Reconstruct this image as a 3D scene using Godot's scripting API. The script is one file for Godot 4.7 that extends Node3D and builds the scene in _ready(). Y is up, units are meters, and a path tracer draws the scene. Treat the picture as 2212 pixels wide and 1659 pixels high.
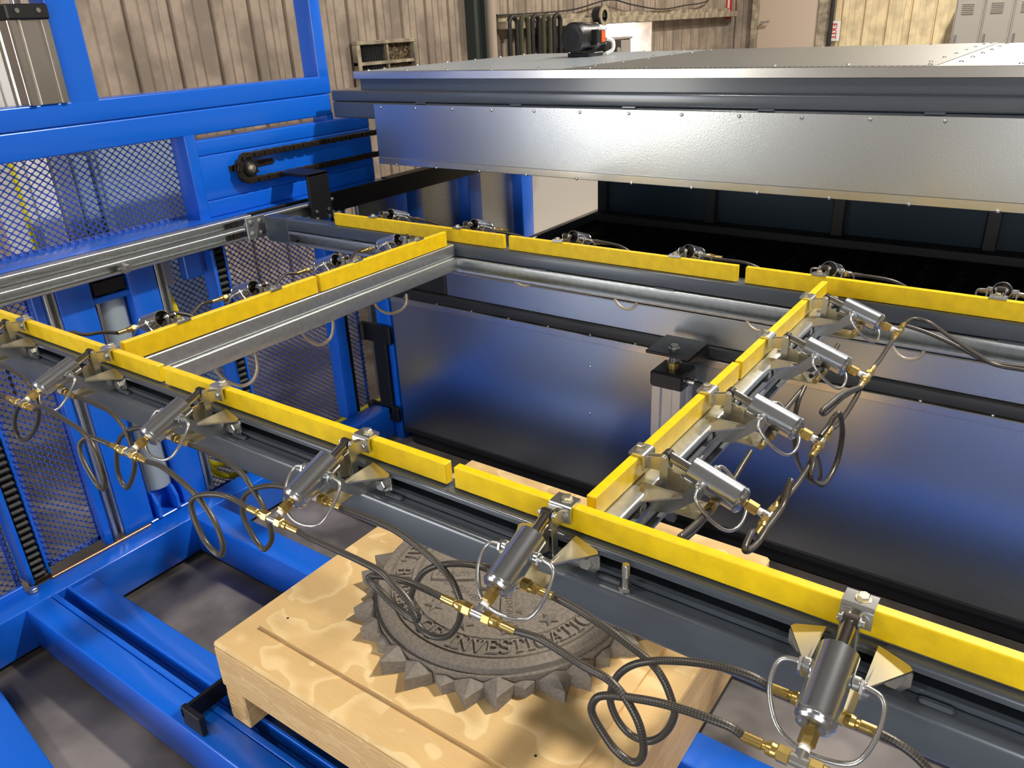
extends Node3D
# Distances below are in machine units of 0.6 m, measured from the eye point; the floor lies 3.2 units under it.
const S := 0.6
const FLOOR := -3.2
var M := {}
var taken := {}
var org := {}


func W(v: Vector3) -> Vector3:
	return Vector3(v.x, v.y - FLOOR, v.z) * S


class MB:
	var v := PackedVector3Array()
	var n := PackedVector3Array()
	var t := PackedVector2Array()

	func tri(a: Vector3, b: Vector3, c: Vector3, na: Vector3, nb: Vector3, nc: Vector3, ta := Vector2.ZERO, tb := Vector2.ZERO, tc := Vector2.ZERO) -> void:
		if (b - a).cross(c - a).dot(na + nb + nc) > 0.0:
			v.append_array([a, c, b])
			n.append_array([na, nc, nb])
			t.append_array([ta, tc, tb])
		else:
			v.append_array([a, b, c])
			n.append_array([na, nb, nc])
			t.append_array([ta, tb, tc])

	func quad(a: Vector3, b: Vector3, c: Vector3, d: Vector3, out: Vector3) -> void:
		var k := (c - a).cross(d - b).normalized()
		if k.dot(out) < 0.0:
			k = -k
		tri(a, b, c, k, k, k)
		tri(a, c, d, k, k, k)

	func face(a: Vector3, b: Vector3, c: Vector3, out: Vector3) -> void:
		var k := (b - a).cross(c - a).normalized()
		if k.dot(out) < 0.0:
			k = -k
		tri(a, b, c, k, k, k)

	# a box with chamfered edges
	func box(c: Vector3, s: Vector3, b := 0.0, r := Basis()) -> MB:
		var h := s * 0.5
		b = minf(b, 0.45 * minf(s.x, minf(s.y, s.z)))
		for i in 3:
			var j := (i + 1) % 3
			var k := (i + 2) % 3
			for sg in [-1.0, 1.0]:
				var q := []
				for e in [[-1, -1], [1, -1], [1, 1], [-1, 1]]:
					var p := Vector3.ZERO
					p[i] = sg * h[i]
					p[j] = e[0] * (h[j] - b)
					p[k] = e[1] * (h[k] - b)
					q.append(c + r * p)
				var o := Vector3.ZERO
				o[i] = sg
				quad(q[0], q[1], q[2], q[3], r * o)
			if b > 0.0:
				for e in [[-1, -1], [1, -1], [1, 1], [-1, 1]]:
					var q := []
					for f in [[0, -1], [0, 1], [1, 1], [1, -1]]:
						var p := Vector3.ZERO
						p[i] = f[1] * (h[i] - b)
						p[j] = e[0] * (h[j] - (b if f[0] else 0.0))
						p[k] = e[1] * (h[k] - (0.0 if f[0] else b))
						q.append(c + r * p)
					var o := Vector3.ZERO
					o[j] = e[0]
					o[k] = e[1]
					quad(q[0], q[1], q[2], q[3], r * o)
		if b > 0.0:
			for sx in [-1.0, 1.0]:
				for sy in [-1.0, 1.0]:
					for sz in [-1.0, 1.0]:
						var g := Vector3(sx, sy, sz)
						face(c + r * (g * (h - Vector3(0, b, b))), c + r * (g * (h - Vector3(b, 0, b))), c + r * (g * (h - Vector3(b, b, 0))), r * g)
		return self

	# box from two corners
	func bx(a: Vector3, b2: Vector3, b := 0.0) -> MB:
		return box((a + b2) * 0.5, (b2 - a).abs(), b)

	# a polygon drawn in the ex, ey plane and pushed along ez
	func prism(poly: PackedVector2Array, o: Vector3, ex: Vector3, ey: Vector3, ez: Vector3, caps := true, round_deg := 0.0) -> MB:
		var area := 0.0
		var m := poly.size()
		for i in m:
			var p := poly[i]
			var q := poly[(i + 1) % m]
			area += p.x * q.y - q.x * p.y
		var sg := 1.0 if area > 0.0 else -1.0
		var en := []
		for i in m:
			var d := (poly[(i + 1) % m] - poly[i]).normalized()
			en.append((ex * d.y - ey * d.x) * sg)
		var lim := cos(deg_to_rad(round_deg))
		for i in m:
			var p := o + ex * poly[i].x + ey * poly[i].y
			var q := o + ex * poly[(i + 1) % m].x + ey * poly[(i + 1) % m].y
			var k: Vector3 = (en[i] as Vector3).normalized()
			var np := k
			var nq := k
			if round_deg > 0.0:
				var kp: Vector3 = (en[(i + m - 1) % m] as Vector3).normalized()
				var kn: Vector3 = (en[(i + 1) % m] as Vector3).normalized()
				if kp.dot(k) > lim:
					np = (k + kp).normalized()
				if kn.dot(k) > lim:
					nq = (k + kn).normalized()
			tri(p, q, q + ez, np, nq, nq)
			tri(p, q + ez, p + ez, np, nq, np)
		if caps:
			var ix := Geometry2D.triangulate_polygon(poly)
			var z := ez.normalized()
			for i in range(0, ix.size(), 3):
				var a := o + ex * poly[ix[i]].x + ey * poly[ix[i]].y
				var b := o + ex * poly[ix[i + 1]].x + ey * poly[ix[i + 1]].y
				var c := o + ex * poly[ix[i + 2]].x + ey * poly[ix[i + 2]].y
				tri(a, b, c, -z, -z, -z)
				tri(a + ez, b + ez, c + ez, z, z, z)
		return self

	# rectangular tube or bar with rounded long edges, from a to b (both on its middle line)
	func bar(a: Vector3, b: Vector3, w: float, h: float, up := Vector3.UP, rad := 0.01) -> MB:
		var z := (b - a).normalized()
		var x := up.cross(z).normalized()
		var y := z.cross(x).normalized()
		var poly := PackedVector2Array()
		rad = minf(rad, 0.45 * minf(w, h))
		for q in 4:
			var cx := (w * 0.5 - rad) * (1 if q == 0 or q == 3 else -1)
			var cy := (h * 0.5 - rad) * (1 if q < 2 else -1)
			for s in 4:
				var an := PI * 0.5 * (q + s / 3.0)
				poly.append(Vector2(cx + rad * cos(an), cy + rad * sin(an)))
		return prism(poly, a, x, y, b - a, true, 40.0)

	# strut channel whose mouth looks along out
	func strut(a: Vector3, b: Vector3, out: Vector3, w := 0.068, d := 0.068) -> MB:
		var z := (b - a).normalized()
		var y := z.cross(out).normalized()
		var k := 0.0055
		var lip := 0.018
		var hw := w * 0.5
		var hd := d * 0.5
		var r := 0.008
		var p := PackedVector2Array([
			Vector2(hd - r, -hw), Vector2(hd - r * 0.5, -hw + r * 0.13), Vector2(hd - r * 0.13, -hw + r * 0.5), Vector2(hd, -hw + r), Vector2(hd, -hw + lip), Vector2(hd - 0.014, -hw + lip), Vector2(hd - 0.014, -hw + lip - k), Vector2(hd - k, -hw + lip - k),
			Vector2(hd - k, -hw + k), Vector2(-hd + k, -hw + k), Vector2(-hd + k, hw - k), Vector2(hd - k, hw - k), Vector2(hd - k, hw - lip + k), Vector2(hd - 0.014, hw - lip + k),
			Vector2(hd - 0.014, hw - lip), Vector2(hd, hw - lip), Vector2(hd, hw - r), Vector2(hd - r * 0.13, hw - r * 0.5), Vector2(hd - r * 0.5, hw - r * 0.13), Vector2(hd - r, hw), Vector2(-hd + r, hw), Vector2(-hd + r * 0.5, hw - r * 0.13), Vector2(-hd + r * 0.13, hw - r * 0.5), Vector2(-hd, hw - r), Vector2(-hd, -hw + r), Vector2(-hd + r * 0.13, -hw + r * 0.5), Vector2(-hd + r * 0.5, -hw + r * 0.13), Vector2(-hd + r, -hw)])
		return prism(p, a, out, y, b - a, true, 50.0)

	func tube(path: PackedVector3Array, r: float, seg := 8, closed := false) -> MB:
		var m := path.size()
		var tan := []
		for i in m:
			var a := path[(i - 1 + m) % m] if closed else path[maxi(i - 1, 0)]
			var b := path[(i + 1) % m] if closed else path[mini(i + 1, m - 1)]
			tan.append((b - a).normalized())
		var u: Vector3 = (tan[0] as Vector3).cross(Vector3.UP if absf((tan[0] as Vector3).y) < 0.9 else Vector3.RIGHT).normalized()
		var rows := []
		var nrm := []
		var along := [0.0]
		for i in m:
			var tt: Vector3 = tan[i]
			u = (u - tt * u.dot(tt)).normalized()
			var w := tt.cross(u)
			var ring := PackedVector3Array()
			var nr := PackedVector3Array()
			for s in seg + 1:
				var an := TAU * s / seg
				var k := u * cos(an) + w * sin(an)
				nr.append(k)
				ring.append(path[i] + k * r)
			rows.append(ring)
			nrm.append(nr)
			if i:
				along.append(along[i - 1] + path[i].distance_to(path[i - 1]))
		for i in (m if closed else m - 1):
			var j := (i + 1) % m
			var l0: float = along[i]
			var l1: float = along[j] if j else along[i] + path[i].distance_to(path[0])
			for s in seg:
				var t0 := Vector2(float(s) / seg, l0)
				var t1 := Vector2(float(s + 1) / seg, l0)
				var t2 := Vector2(float(s + 1) / seg, l1)
				var t3 := Vector2(float(s) / seg, l1)
				tri(rows[i][s], rows[i][s + 1], rows[j][s + 1], nrm[i][s], nrm[i][s + 1], nrm[j][s + 1], t0, t1, t2)
				tri(rows[i][s], rows[j][s + 1], rows[j][s], nrm[i][s], nrm[j][s + 1], nrm[j][s], t0, t2, t3)
		if not closed:
			for e in [0, m - 1]:
				var k: Vector3 = tan[e] * (1.0 if e else -1.0)
				for s in seg:
					tri(path[e], rows[e][s], rows[e][s + 1], k, k, k)
		return self

	# profile of (along, radius) pairs turned round the axis; seg 6 gives hexagons
	func lathe(o: Vector3, axis: Vector3, prof: Array, seg := 16) -> MB:
		var z := axis.normalized()
		var x := z.cross(Vector3.UP if absf(z.y) < 0.9 else Vector3.RIGHT).normalized()
		var y := z.cross(x)
		var hard := seg <= 6
		for i in prof.size() - 1:
			var p: Vector2 = prof[i]
			var q: Vector2 = prof[i + 1]
			var d := q - p
			if d.length() < 1e-7:
				continue
			var nr := d.x / d.length()
			var nz := -d.y / d.length()
			for s in seg:
				var a0 := TAU * s / seg
				var a1 := TAU * (s + 1) / seg
				var r0 := x * cos(a0) + y * sin(a0)
				var r1 := x * cos(a1) + y * sin(a1)
				var n0 := r0 * nr + z * nz
				var n1 := r1 * nr + z * nz
				if hard:
					n0 = (r0 + r1).normalized() * nr + z * nz
					n1 = n0
				var pa := o + z * p.x + r0 * p.y
				var pb := o + z * p.x + r1 * p.y
				var qa := o + z * q.x + r0 * q.y
				var qb := o + z * q.x + r1 * q.y
				if p.y > 1e-7:
					tri(pa, pb, qb, n0, n1, n1)
				if q.y > 1e-7:
					tri(pa, qb, qa, n0, n1, n0)
		return self

	func cyl(a: Vector3, b: Vector3, r: float, seg := 16, bev := 0.0) -> MB:
		var l := a.distance_to(b)
		if bev <= 0.0:
			return lathe(a, b - a, [Vector2(0, 0), Vector2(0, r), Vector2(l, r), Vector2(l, 0)], seg)
		return lathe(a, b - a, [Vector2(0, 0), Vector2(0, r - bev), Vector2(bev * 0.3, r - bev * 0.3), Vector2(bev, r), Vector2(l - bev, r), Vector2(l - bev * 0.3, r - bev * 0.3), Vector2(l, r - bev), Vector2(l, 0)], seg)

	func build(o: Vector3, s: float) -> ArrayMesh:
		var arr := []
		arr.resize(Mesh.ARRAY_MAX)
		var p := PackedVector3Array()
		p.resize(v.size())
		for i in v.size():
			p[i] = (v[i] - o) * s
		arr[Mesh.ARRAY_VERTEX] = p
		arr[Mesh.ARRAY_NORMAL] = n
		arr[Mesh.ARRAY_TEX_UV] = t
		var am := ArrayMesh.new()
		am.add_surface_from_arrays(Mesh.PRIMITIVE_TRIANGLES, arr)
		return am


func mb() -> MB:
	return MB.new()


func numbered(called: String) -> String:
	var k: int = taken.get(called, 0)
	taken[called] = k + 1
	return called if k == 0 else "%s_%03d" % [called, k]


func tag(o: Node3D, label: String, category: String, group := "") -> Node3D:
	if label:
		o.set_meta("label", label)
	if category:
		o.set_meta("category", category)
	if group:
		o.set_meta("group", group)
	return o


# a thing: a node at its base whose children are its parts
func thing(called: String, label: String, category: String, at: Vector3, group := "") -> Node3D:
	var o := Node3D.new()
	o.name = numbered(called)
	add_child(o)
	o.position = W(at)
	org[o] = at
	return tag(o, label, category, group)


func part(p: Node3D, called: String, b: MB, m: Material) -> MeshInstance3D:
	var o := MeshInstance3D.new()
	o.name = called
	var at: Vector3 = org[p]
	o.mesh = b.build(at, S)
	o.material_override = m
	p.add_child(o, true)
	org[o] = at
	return o


# a thing that is one mesh
func single(called: String, b: MB, m: Material, label: String, category: String, at: Vector3, group := "") -> MeshInstance3D:
	var o := MeshInstance3D.new()
	o.name = numbered(called)
	o.mesh = b.build(at, S)
	o.material_override = m
	add_child(o)
	o.position = W(at)
	org[o] = at
	tag(o, label, category, group)
	return o


func struct(called: String, b: MB, m: Material, at := Vector3.ZERO) -> MeshInstance3D:
	var o := single(called, b, m, "", "", at)
	o.set_meta("kind", "structure")
	return o


# a piece that shares its mesh with its likes; at is in units from the parent's origin
func piece(p: Node3D, called: String, mesh: Mesh, m: Material, at: Vector3, r := Basis()) -> MeshInstance3D:
	var o := MeshInstance3D.new()
	o.name = called
	o.mesh = mesh
	o.material_override = m
	p.add_child(o, true)
	o.transform = Transform3D(r, at * S)
	return o


func smooth(pts: PackedVector3Array, per := 5) -> PackedVector3Array:
	var c := PackedVector3Array()
	for i in pts.size() - 1:
		var a := pts[maxi(i - 1, 0)]
		var d := pts[mini(i + 2, pts.size() - 1)]
		for k in per:
			c.append(pts[i].cubic_interpolate(pts[i + 1], a, d, float(k) / per))
	c.append(pts[pts.size() - 1])
	return c


func pts(a: Array) -> PackedVector3Array:
	var c := PackedVector3Array()
	for i in range(0, a.size(), 3):
		c.append(Vector3(a[i], a[i + 1], a[i + 2]))
	return c


const HOSES := {
	"a1": [-2.644, -1.059, -0.958, -2.548, -1.037, -0.946, -2.397, -1.037, -0.935, -2.279, -1.040, -0.925, -2.209, -1.070, -0.917, -2.185, -1.146, -0.911, -2.185, -1.187, -0.908, -2.209, -1.211, -0.908, -2.248, -1.206, -0.911, -2.300, -1.155, -0.917, -2.323, -1.114, -0.925, -2.310, -1.085, -0.935, -2.274, -1.072, -0.946, -2.218, -1.082, -0.958],
	"a2": [-2.017, -1.075, -0.958, -1.906, -1.060, -0.947, -1.796, -1.070, -0.936, -1.715, -1.090, -0.927, -1.654, -1.130, -0.919, -1.628, -1.183, -0.913, -1.634, -1.219, -0.909, -1.658, -1.231, -0.908, -1.702, -1.209, -0.909, -1.736, -1.156, -0.913, -1.745, -1.110, -0.919, -1.721, -1.084, -0.927, -1.664, -1.064, -0.936, -1.608, -1.060, -0.947, -1.556, -1.066, -0.958],
	"a3": [-1.395, -1.081, -0.958, -1.298, -1.071, -0.948, -1.208, -1.061, -0.939, -1.123, -1.051, -0.930, -1.054, -1.047, -0.923, -1.009, -1.057, -0.916, -0.972, -1.074, -0.912, -0.946, -1.096, -0.909, -0.942, -1.111, -0.908, -0.957, -1.121, -0.909, -1.008, -1.111, -0.912, -1.064, -1.088, -0.916, -1.093, -1.084, -0.923, -1.090, -1.079, -0.930, -1.050, -1.071, -0.939, -0.982, -1.067, -0.948, -0.909, -1.072, -0.958],
	"a4": [-0.738, -1.074, -0.958, -0.672, -1.064, -0.953, -0.614, -1.065, -0.947, -0.564, -1.069, -0.942, -0.516, -1.067, -0.937, -0.487, -1.076, -0.933, -0.462, -1.097, -0.929, -0.443, -1.123, -0.925, -0.432, -1.157, -0.922, -0.431, -1.187, -0.920, -0.441, -1.211, -0.919, -0.460, -1.217, -0.918, -0.488, -1.205, -0.918, -0.514, -1.178, -0.919, -0.532, -1.153, -0.920, -0.536, -1.133, -0.922, -0.525, -1.108, -0.925, -0.501, -1.094, -0.929, -0.462, -1.081, -0.933, -0.414, -1.068, -0.937, -0.369, -1.063, -0.942, -0.325, -1.062, -0.947, -0.291, -1.066, -0.953, -0.266, -1.072, -0.958],
	"a5": [-0.105, -1.073, -0.958, -0.061, -1.083, -0.958, 0.000, -1.108, -0.958],
	"a0": [-3.152, -1.139, -0.958, -2.973, -1.093, -0.958, -2.880, -1.083, -0.958, -2.831, -1.086, -0.958],
	"b0": [-3.366, -1.095, -1.093, -3.178, -1.074, -1.085, -3.030, -1.075, -1.077, -2.937, -1.090, -1.069, -2.896, -1.129, -1.063, -2.890, -1.180, -1.058, -2.934, -1.248, -1.055, -3.014, -1.317, -1.053, -3.104, -1.364, -1.053, -3.158, -1.362, -1.055, -3.153, -1.308, -1.058, -3.109, -1.245, -1.063, -3.047, -1.194, -1.069, -2.954, -1.145, -1.077, -2.843, -1.100, -1.085, -2.799, -1.096, -1.093],
	"b1": [-2.590, -1.082, -1.093, -2.498, -1.070, -1.083, -2.391, -1.071, -1.073, -2.322, -1.091, -1.064, -2.282, -1.117, -1.056, -2.269, -1.184, -1.050, -2.276, -1.234, -1.045, -2.339, -1.314, -1.043, -2.370, -1.327, -1.043, -2.395, -1.288, -1.045, -2.379, -1.212, -1.050, -2.345, -1.151, -1.056, -2.295, -1.111, -1.064, -2.243, -1.090, -1.073, -2.170, -1.077, -1.083, -2.135, -1.081, -1.093],
	"b2": [-1.948, -1.089, -1.093, -1.868, -1.079, -1.084, -1.788, -1.079, -1.075, -1.715, -1.093, -1.067, -1.675, -1.117, -1.059, -1.639, -1.142, -1.053, -1.613, -1.185, -1.048, -1.609, -1.243, -1.045, -1.633, -1.282, -1.043, -1.661, -1.299, -1.043, -1.700, -1.269, -1.045, -1.728, -1.218, -1.048, -1.718, -1.161, -1.053, -1.676, -1.121, -1.059, -1.616, -1.093, -1.067, -1.563, -1.082, -1.075, -1.518, -1.088, -1.084, -1.494, -1.096, -1.093],
	"b3": [-1.332, -1.086, -1.093, -1.228, -1.073, -1.083, -1.143, -1.072, -1.074, -1.063, -1.084, -1.064, -1.011, -1.096, -1.056, -0.971, -1.113, -1.049, -0.947, -1.142, -1.043, -0.937, -1.178, -1.038, -0.948, -1.224, -1.035, -0.978, -1.270, -1.033, -1.023, -1.296, -1.033, -1.063, -1.294, -1.035, -1.092, -1.267, -1.038, -1.095, -1.216, -1.043, -1.068, -1.154, -1.049, -1.037, -1.119, -1.056, -0.990, -1.093, -1.064, -0.934, -1.078, -1.074, -0.885, -1.075, -1.083, -0.847, -1.080, -1.093],
	"b4": [-0.712, -1.090, -1.093, -0.669, -1.089, -1.087, -0.625, -1.092, -1.081, -0.580, -1.098, -1.076, -0.542, -1.107, -1.071, -0.497, -1.118, -1.066, -0.472, -1.130, -1.061, -0.452, -1.152, -1.057, -0.436, -1.183, -1.053, -0.429, -1.203, -1.050, -0.435, -1.237, -1.047, -0.450, -1.271, -1.045, -0.472, -1.298, -1.044, -0.493, -1.307, -1.043, -0.519, -1.307, -1.043, -0.542, -1.292, -1.044, -0.558, -1.268, -1.045, -0.566, -1.241, -1.047, -0.562, -1.205, -1.050, -0.548, -1.170, -1.053, -0.522, -1.138, -1.057, -0.483, -1.111, -1.061, -0.443, -1.094, -1.066, -0.405, -1.082, -1.071, -0.367, -1.074, -1.076, -0.331, -1.071, -1.081, -0.294, -1.075, -1.087, -0.243, -1.078, -1.093],
	"b5": [-0.097, -1.087, -1.093, -0.061, -1.093, -1.093, -0.028, -1.108, -1.093, 0.007, -1.137, -1.093],
	"c1": [-0.462, -1.095, -3.130, -0.424, -1.075, -3.134, -0.371, -1.082, -3.139, -0.310, -1.117, -3.143, -0.248, -1.152, -3.147, -0.199, -1.179, -3.151, -0.134, -1.210, -3.156, -0.040, -1.213, -3.160],
	"c2": [-0.460, -1.114, -3.160, -0.399, -1.126, -3.165, -0.338, -1.144, -3.170, -0.248, -1.177, -3.175, -0.170, -1.210, -3.180, -0.092, -1.215, -3.185, -0.021, -1.213, -3.190],
	"c3": [-0.445, -1.050, -2.877, -0.445, -1.080, -2.811, -0.445, -1.085, -2.705, -0.445, -1.078, -2.610],
	"c4": [-0.445, -1.043, -2.434, -0.454, -1.030, -2.253, -0.461, -1.011, -2.112, -0.464, -1.007, -2.057, -0.464, -1.028, -2.088, -0.461, -1.039, -2.171, -0.454, -1.042, -2.254, -0.445, -1.039, -2.376],
	"c5": [-0.445, -1.063, -2.446, -0.445, -1.097, -2.407, -0.445, -1.107, -2.294, -0.445, -1.100, -2.179, -0.445, -1.070, -2.058],
	"c6": [-0.445, -1.050, -1.993, -0.437, -1.036, -2.035, -0.429, -1.014, -2.056, -0.422, -1.009, -2.070, -0.418, -1.031, -2.086, -0.415, -1.099, -2.119, -0.415, -1.173, -2.101, -0.418, -1.198, -2.019, -0.422, -1.170, -1.945, -0.429, -1.117, -1.879, -0.437, -1.090, -1.916, -0.445, -1.075, -1.977],
	"c7": [-0.445, -1.073, -1.993, -0.445, -1.097, -1.931, -0.445, -1.107, -1.820, -0.445, -1.095, -1.706, -0.445, -1.072, -1.612],
	"c8": [-0.445, -1.086, -1.616, -0.439, -1.070, -1.666, -0.433, -1.035, -1.686, -0.429, -1.027, -1.683, -0.426, -1.062, -1.624, -0.425, -1.058, -1.509, -0.426, -1.062, -1.453, -0.429, -1.049, -1.401, -0.433, -1.037, -1.394, -0.439, -1.037, -1.454, -0.445, -1.060, -1.558],
	"c9": [-0.580, -1.059, -2.305, -0.578, -1.081, -2.246, -0.576, -1.125, -2.222, -0.573, -1.191, -2.228, -0.571, -1.285, -2.270, -0.569, -1.398, -2.375, -0.567, -1.512, -2.514, -0.564, -1.547, -2.604, -0.562, -1.464, -2.562, -0.560, -1.325, -2.430],
	"c10": [-0.580, -1.062, -1.839, -0.580, -1.072, -1.784, -0.580, -1.086, -1.721, -0.580, -1.086, -1.644, -0.580, -1.088, -1.600],
	"c11": [-0.580, -1.050, -2.675, -0.580, -1.061, -2.612, -0.580, -1.068, -2.517, -0.580, -1.047, -2.367],
	"c12": [-0.585, -1.067, -2.310, -0.585, -1.067, -2.154, -0.585, -1.066, -2.032, -0.585, -1.049, -1.914],
	"c13": [-0.580, -1.090, -1.585, -0.570, -1.066, -1.475, -0.563, -1.041, -1.383, -0.560, -1.030, -1.347, -0.563, -1.052, -1.375, -0.570, -1.077, -1.450, -0.580, -1.100, -1.573],
	"d1": [-3.160, -1.079, -1.540, -3.193, -1.085, -1.483, -3.227, -1.085, -1.436, -3.260, -1.063, -1.394],
	"d2": [-3.150, -1.080, -1.992, -3.117, -1.080, -1.913, -3.083, -1.091, -1.847, -3.050, -1.093, -1.803],
	"d3": [-3.150, -1.082, -2.484, -3.117, -1.071, -2.399, -3.083, -1.078, -2.321, -3.050, -1.090, -2.266],
	"d4": [-3.150, -1.077, -2.949, -3.117, -1.077, -2.868, -3.083, -1.092, -2.795, -3.050, -1.110, -2.736],
	"d5": [-2.960, -1.013, -1.651, -2.940, -1.020, -1.683, -2.920, -1.040, -1.725, -2.900, -1.061, -1.744],
	"d6": [-2.860, -1.237, -2.710, -2.860, -1.269, -2.714, -2.860, -1.319, -2.747, -2.860, -1.364, -2.817, -2.860, -1.372, -2.902, -2.860, -1.347, -2.950, -2.860, -1.297, -2.957],
	"d7": [-2.860, -1.204, -2.213, -2.860, -1.258, -2.225, -2.860, -1.310, -2.254, -2.860, -1.368, -2.318, -2.860, -1.364, -2.391, -2.860, -1.308, -2.425, -2.860, -1.225, -2.429],
	"d8": [-2.860, -1.243, -1.751, -2.860, -1.301, -1.761, -2.860, -1.362, -1.806, -2.860, -1.402, -1.862, -2.860, -1.401, -1.923, -2.860, -1.354, -1.959, -2.860, -1.276, -1.960, -2.860, -1.223, -1.935],
	"e1": [-2.449, -1.249, -3.360, -2.429, -1.277, -3.360, -2.381, -1.294, -3.360, -2.338, -1.285, -3.360, -2.315, -1.248, -3.360],
	"e2": [-1.822, -1.249, -3.360, -1.809, -1.290, -3.360, -1.774, -1.319, -3.360, -1.730, -1.322, -3.360, -1.695, -1.292, -3.360, -1.688, -1.247, -3.360],
	"e3": [-1.143, -1.252, -3.360, -1.126, -1.294, -3.360, -1.095, -1.315, -3.360, -1.069, -1.317, -3.360],
	"e4": [-0.523, -1.264, -3.360, -0.505, -1.300, -3.360, -0.470, -1.326, -3.360, -0.431, -1.324, -3.360, -0.404, -1.302, -3.360, -0.393, -1.259, -3.360],
	"f0": [-3.368, -1.058, -3.560, -3.258, -1.067, -3.575, -3.166, -1.082, -3.590, -3.108, -1.116, -3.605, -3.052, -1.159, -3.620],
	"f1": [-2.728, -1.072, -3.560, -2.632, -1.080, -3.575, -2.551, -1.091, -3.590, -2.497, -1.119, -3.605, -2.446, -1.159, -3.620],
	"f2": [-2.091, -1.056, -3.560, -1.995, -1.063, -3.575, -1.913, -1.076, -3.590, -1.857, -1.106, -3.605, -1.810, -1.144, -3.620],
	"f3": [-1.439, -1.070, -3.560, -1.332, -1.074, -3.575, -1.242, -1.080, -3.590, -1.178, -1.103, -3.605, -1.136, -1.138, -3.620],
	"f4": [-0.764, -1.062, -3.560, -0.672, -1.066, -3.575, -0.592, -1.077, -3.590, -0.533, -1.104, -3.605, -0.495, -1.135, -3.620],

}


func mat(c: Color, rough := 0.5, metal := 0.0) -> StandardMaterial3D:
	var m := StandardMaterial3D.new()
	m.albedo_color = c
	m.roughness = rough
	m.metallic = metal
	return m


func rgb(r: int, g: int, b: int) -> Color:
	return Color(r / 255.0, g / 255.0, b / 255.0)


func noise(freq: float, oct: int, sd: int) -> FastNoiseLite:
	var f := FastNoiseLite.new()
	f.seed = sd
	f.frequency = freq
	f.fractal_octaves = oct
	f.noise_type = FastNoiseLite.TYPE_SIMPLEX_SMOOTH
	return f


# a seamless speckle between two tones
func speckle(freq: float, oct: int, a: Color, b: Color, sd: int, lo := 0.25, hi := 0.75, bump := -1.0) -> NoiseTexture2D:
	var t := NoiseTexture2D.new()
	t.width = 512
	t.height = 512
	t.seamless = true
	t.noise = noise(freq, oct, sd)
	if bump > 0.0:
		t.as_normal_map = true
		t.bump_strength = bump
		return t
	var g := Gradient.new()
	g.set_color(0, a)
	g.set_color(1, b)
	g.set_offset(0, lo)
	g.set_offset(1, hi)
	t.color_ramp = g
	return t


func tri(m: StandardMaterial3D, k: float, world := false) -> StandardMaterial3D:
	m.uv1_triplanar = true
	m.uv1_world_triplanar = world
	m.uv1_scale = Vector3.ONE * k
	return m


func grey(x: float) -> Color:
	return Color(x, x, x)


# rotary-cut plywood face: nested contour bands with fine pores
func plywood_image(w: int, bands: float, sx: float, sy: float, sd: int, light: Color, dark: Color) -> ImageTexture:
	var im := Image.create(w, w, false, Image.FORMAT_RGB8)
	var a := noise(1.0, 3, sd)
	var b := noise(1.0, 2, sd + 7)
	var p := noise(1.0, 1, sd + 13)
	for y in w:
		for x in w:
			var u := float(x) / w
			var q := float(y) / w
			var f := a.get_noise_2d(u * sx, q * sy) * 0.7 + b.get_noise_2d(u * sx * 2.7, q * sy * 2.7) * 0.16
			var k := fposmod(f * bands, 1.0)
			var edge := smoothstep(0.0, 0.07, k) * (1.0 - smoothstep(0.55, 1.0, k))
			var grain := p.get_noise_2d(u * 14.0, q * 260.0) * 0.09
			var c := light.lerp(dark, clampf(edge * 0.6 + grain * 1.3 + 0.12, 0.0, 1.0))
			im.set_pixel(x, y, c)
	return ImageTexture.create_from_image(im)


func braid_image() -> ImageTexture:
	var im := Image.create(64, 64, false, Image.FORMAT_RGB8)
	for y in 64:
		for x in 64:
			var p := fposmod(float(x) / 64.0 * 6.0 + float(y) / 64.0 * 2.0, 1.0)
			var q := fposmod(float(x) / 64.0 * 6.0 - float(y) / 64.0 * 2.0, 1.0)
			var over := fposmod(floorf(float(x) / 64.0 * 6.0 + float(y) / 64.0 * 2.0) + floorf(float(x) / 64.0 * 6.0 - float(y) / 64.0 * 2.0), 2.0) < 1.0
			var s := absf((p if over else q) - 0.5) * 2.0
			var k := 1.0 - smoothstep(0.35, 0.95, s)
			im.set_pixel(x, y, Color(0.1, 0.095, 0.09).lerp(Color(0.46, 0.43, 0.39), k * (0.9 if over else 0.5)))
	return ImageTexture.create_from_image(im)


func holes_image() -> ImageTexture:
	var im := Image.create(64, 64, false, Image.FORMAT_RGB8)
	for y in 64:
		for x in 64:
			var d := Vector2(x - 31.5, y - 31.5).length() / 32.0
			im.set_pixel(x, y, grey(0.62 if d > 0.66 else 0.1))
	return ImageTexture.create_from_image(im)


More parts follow.
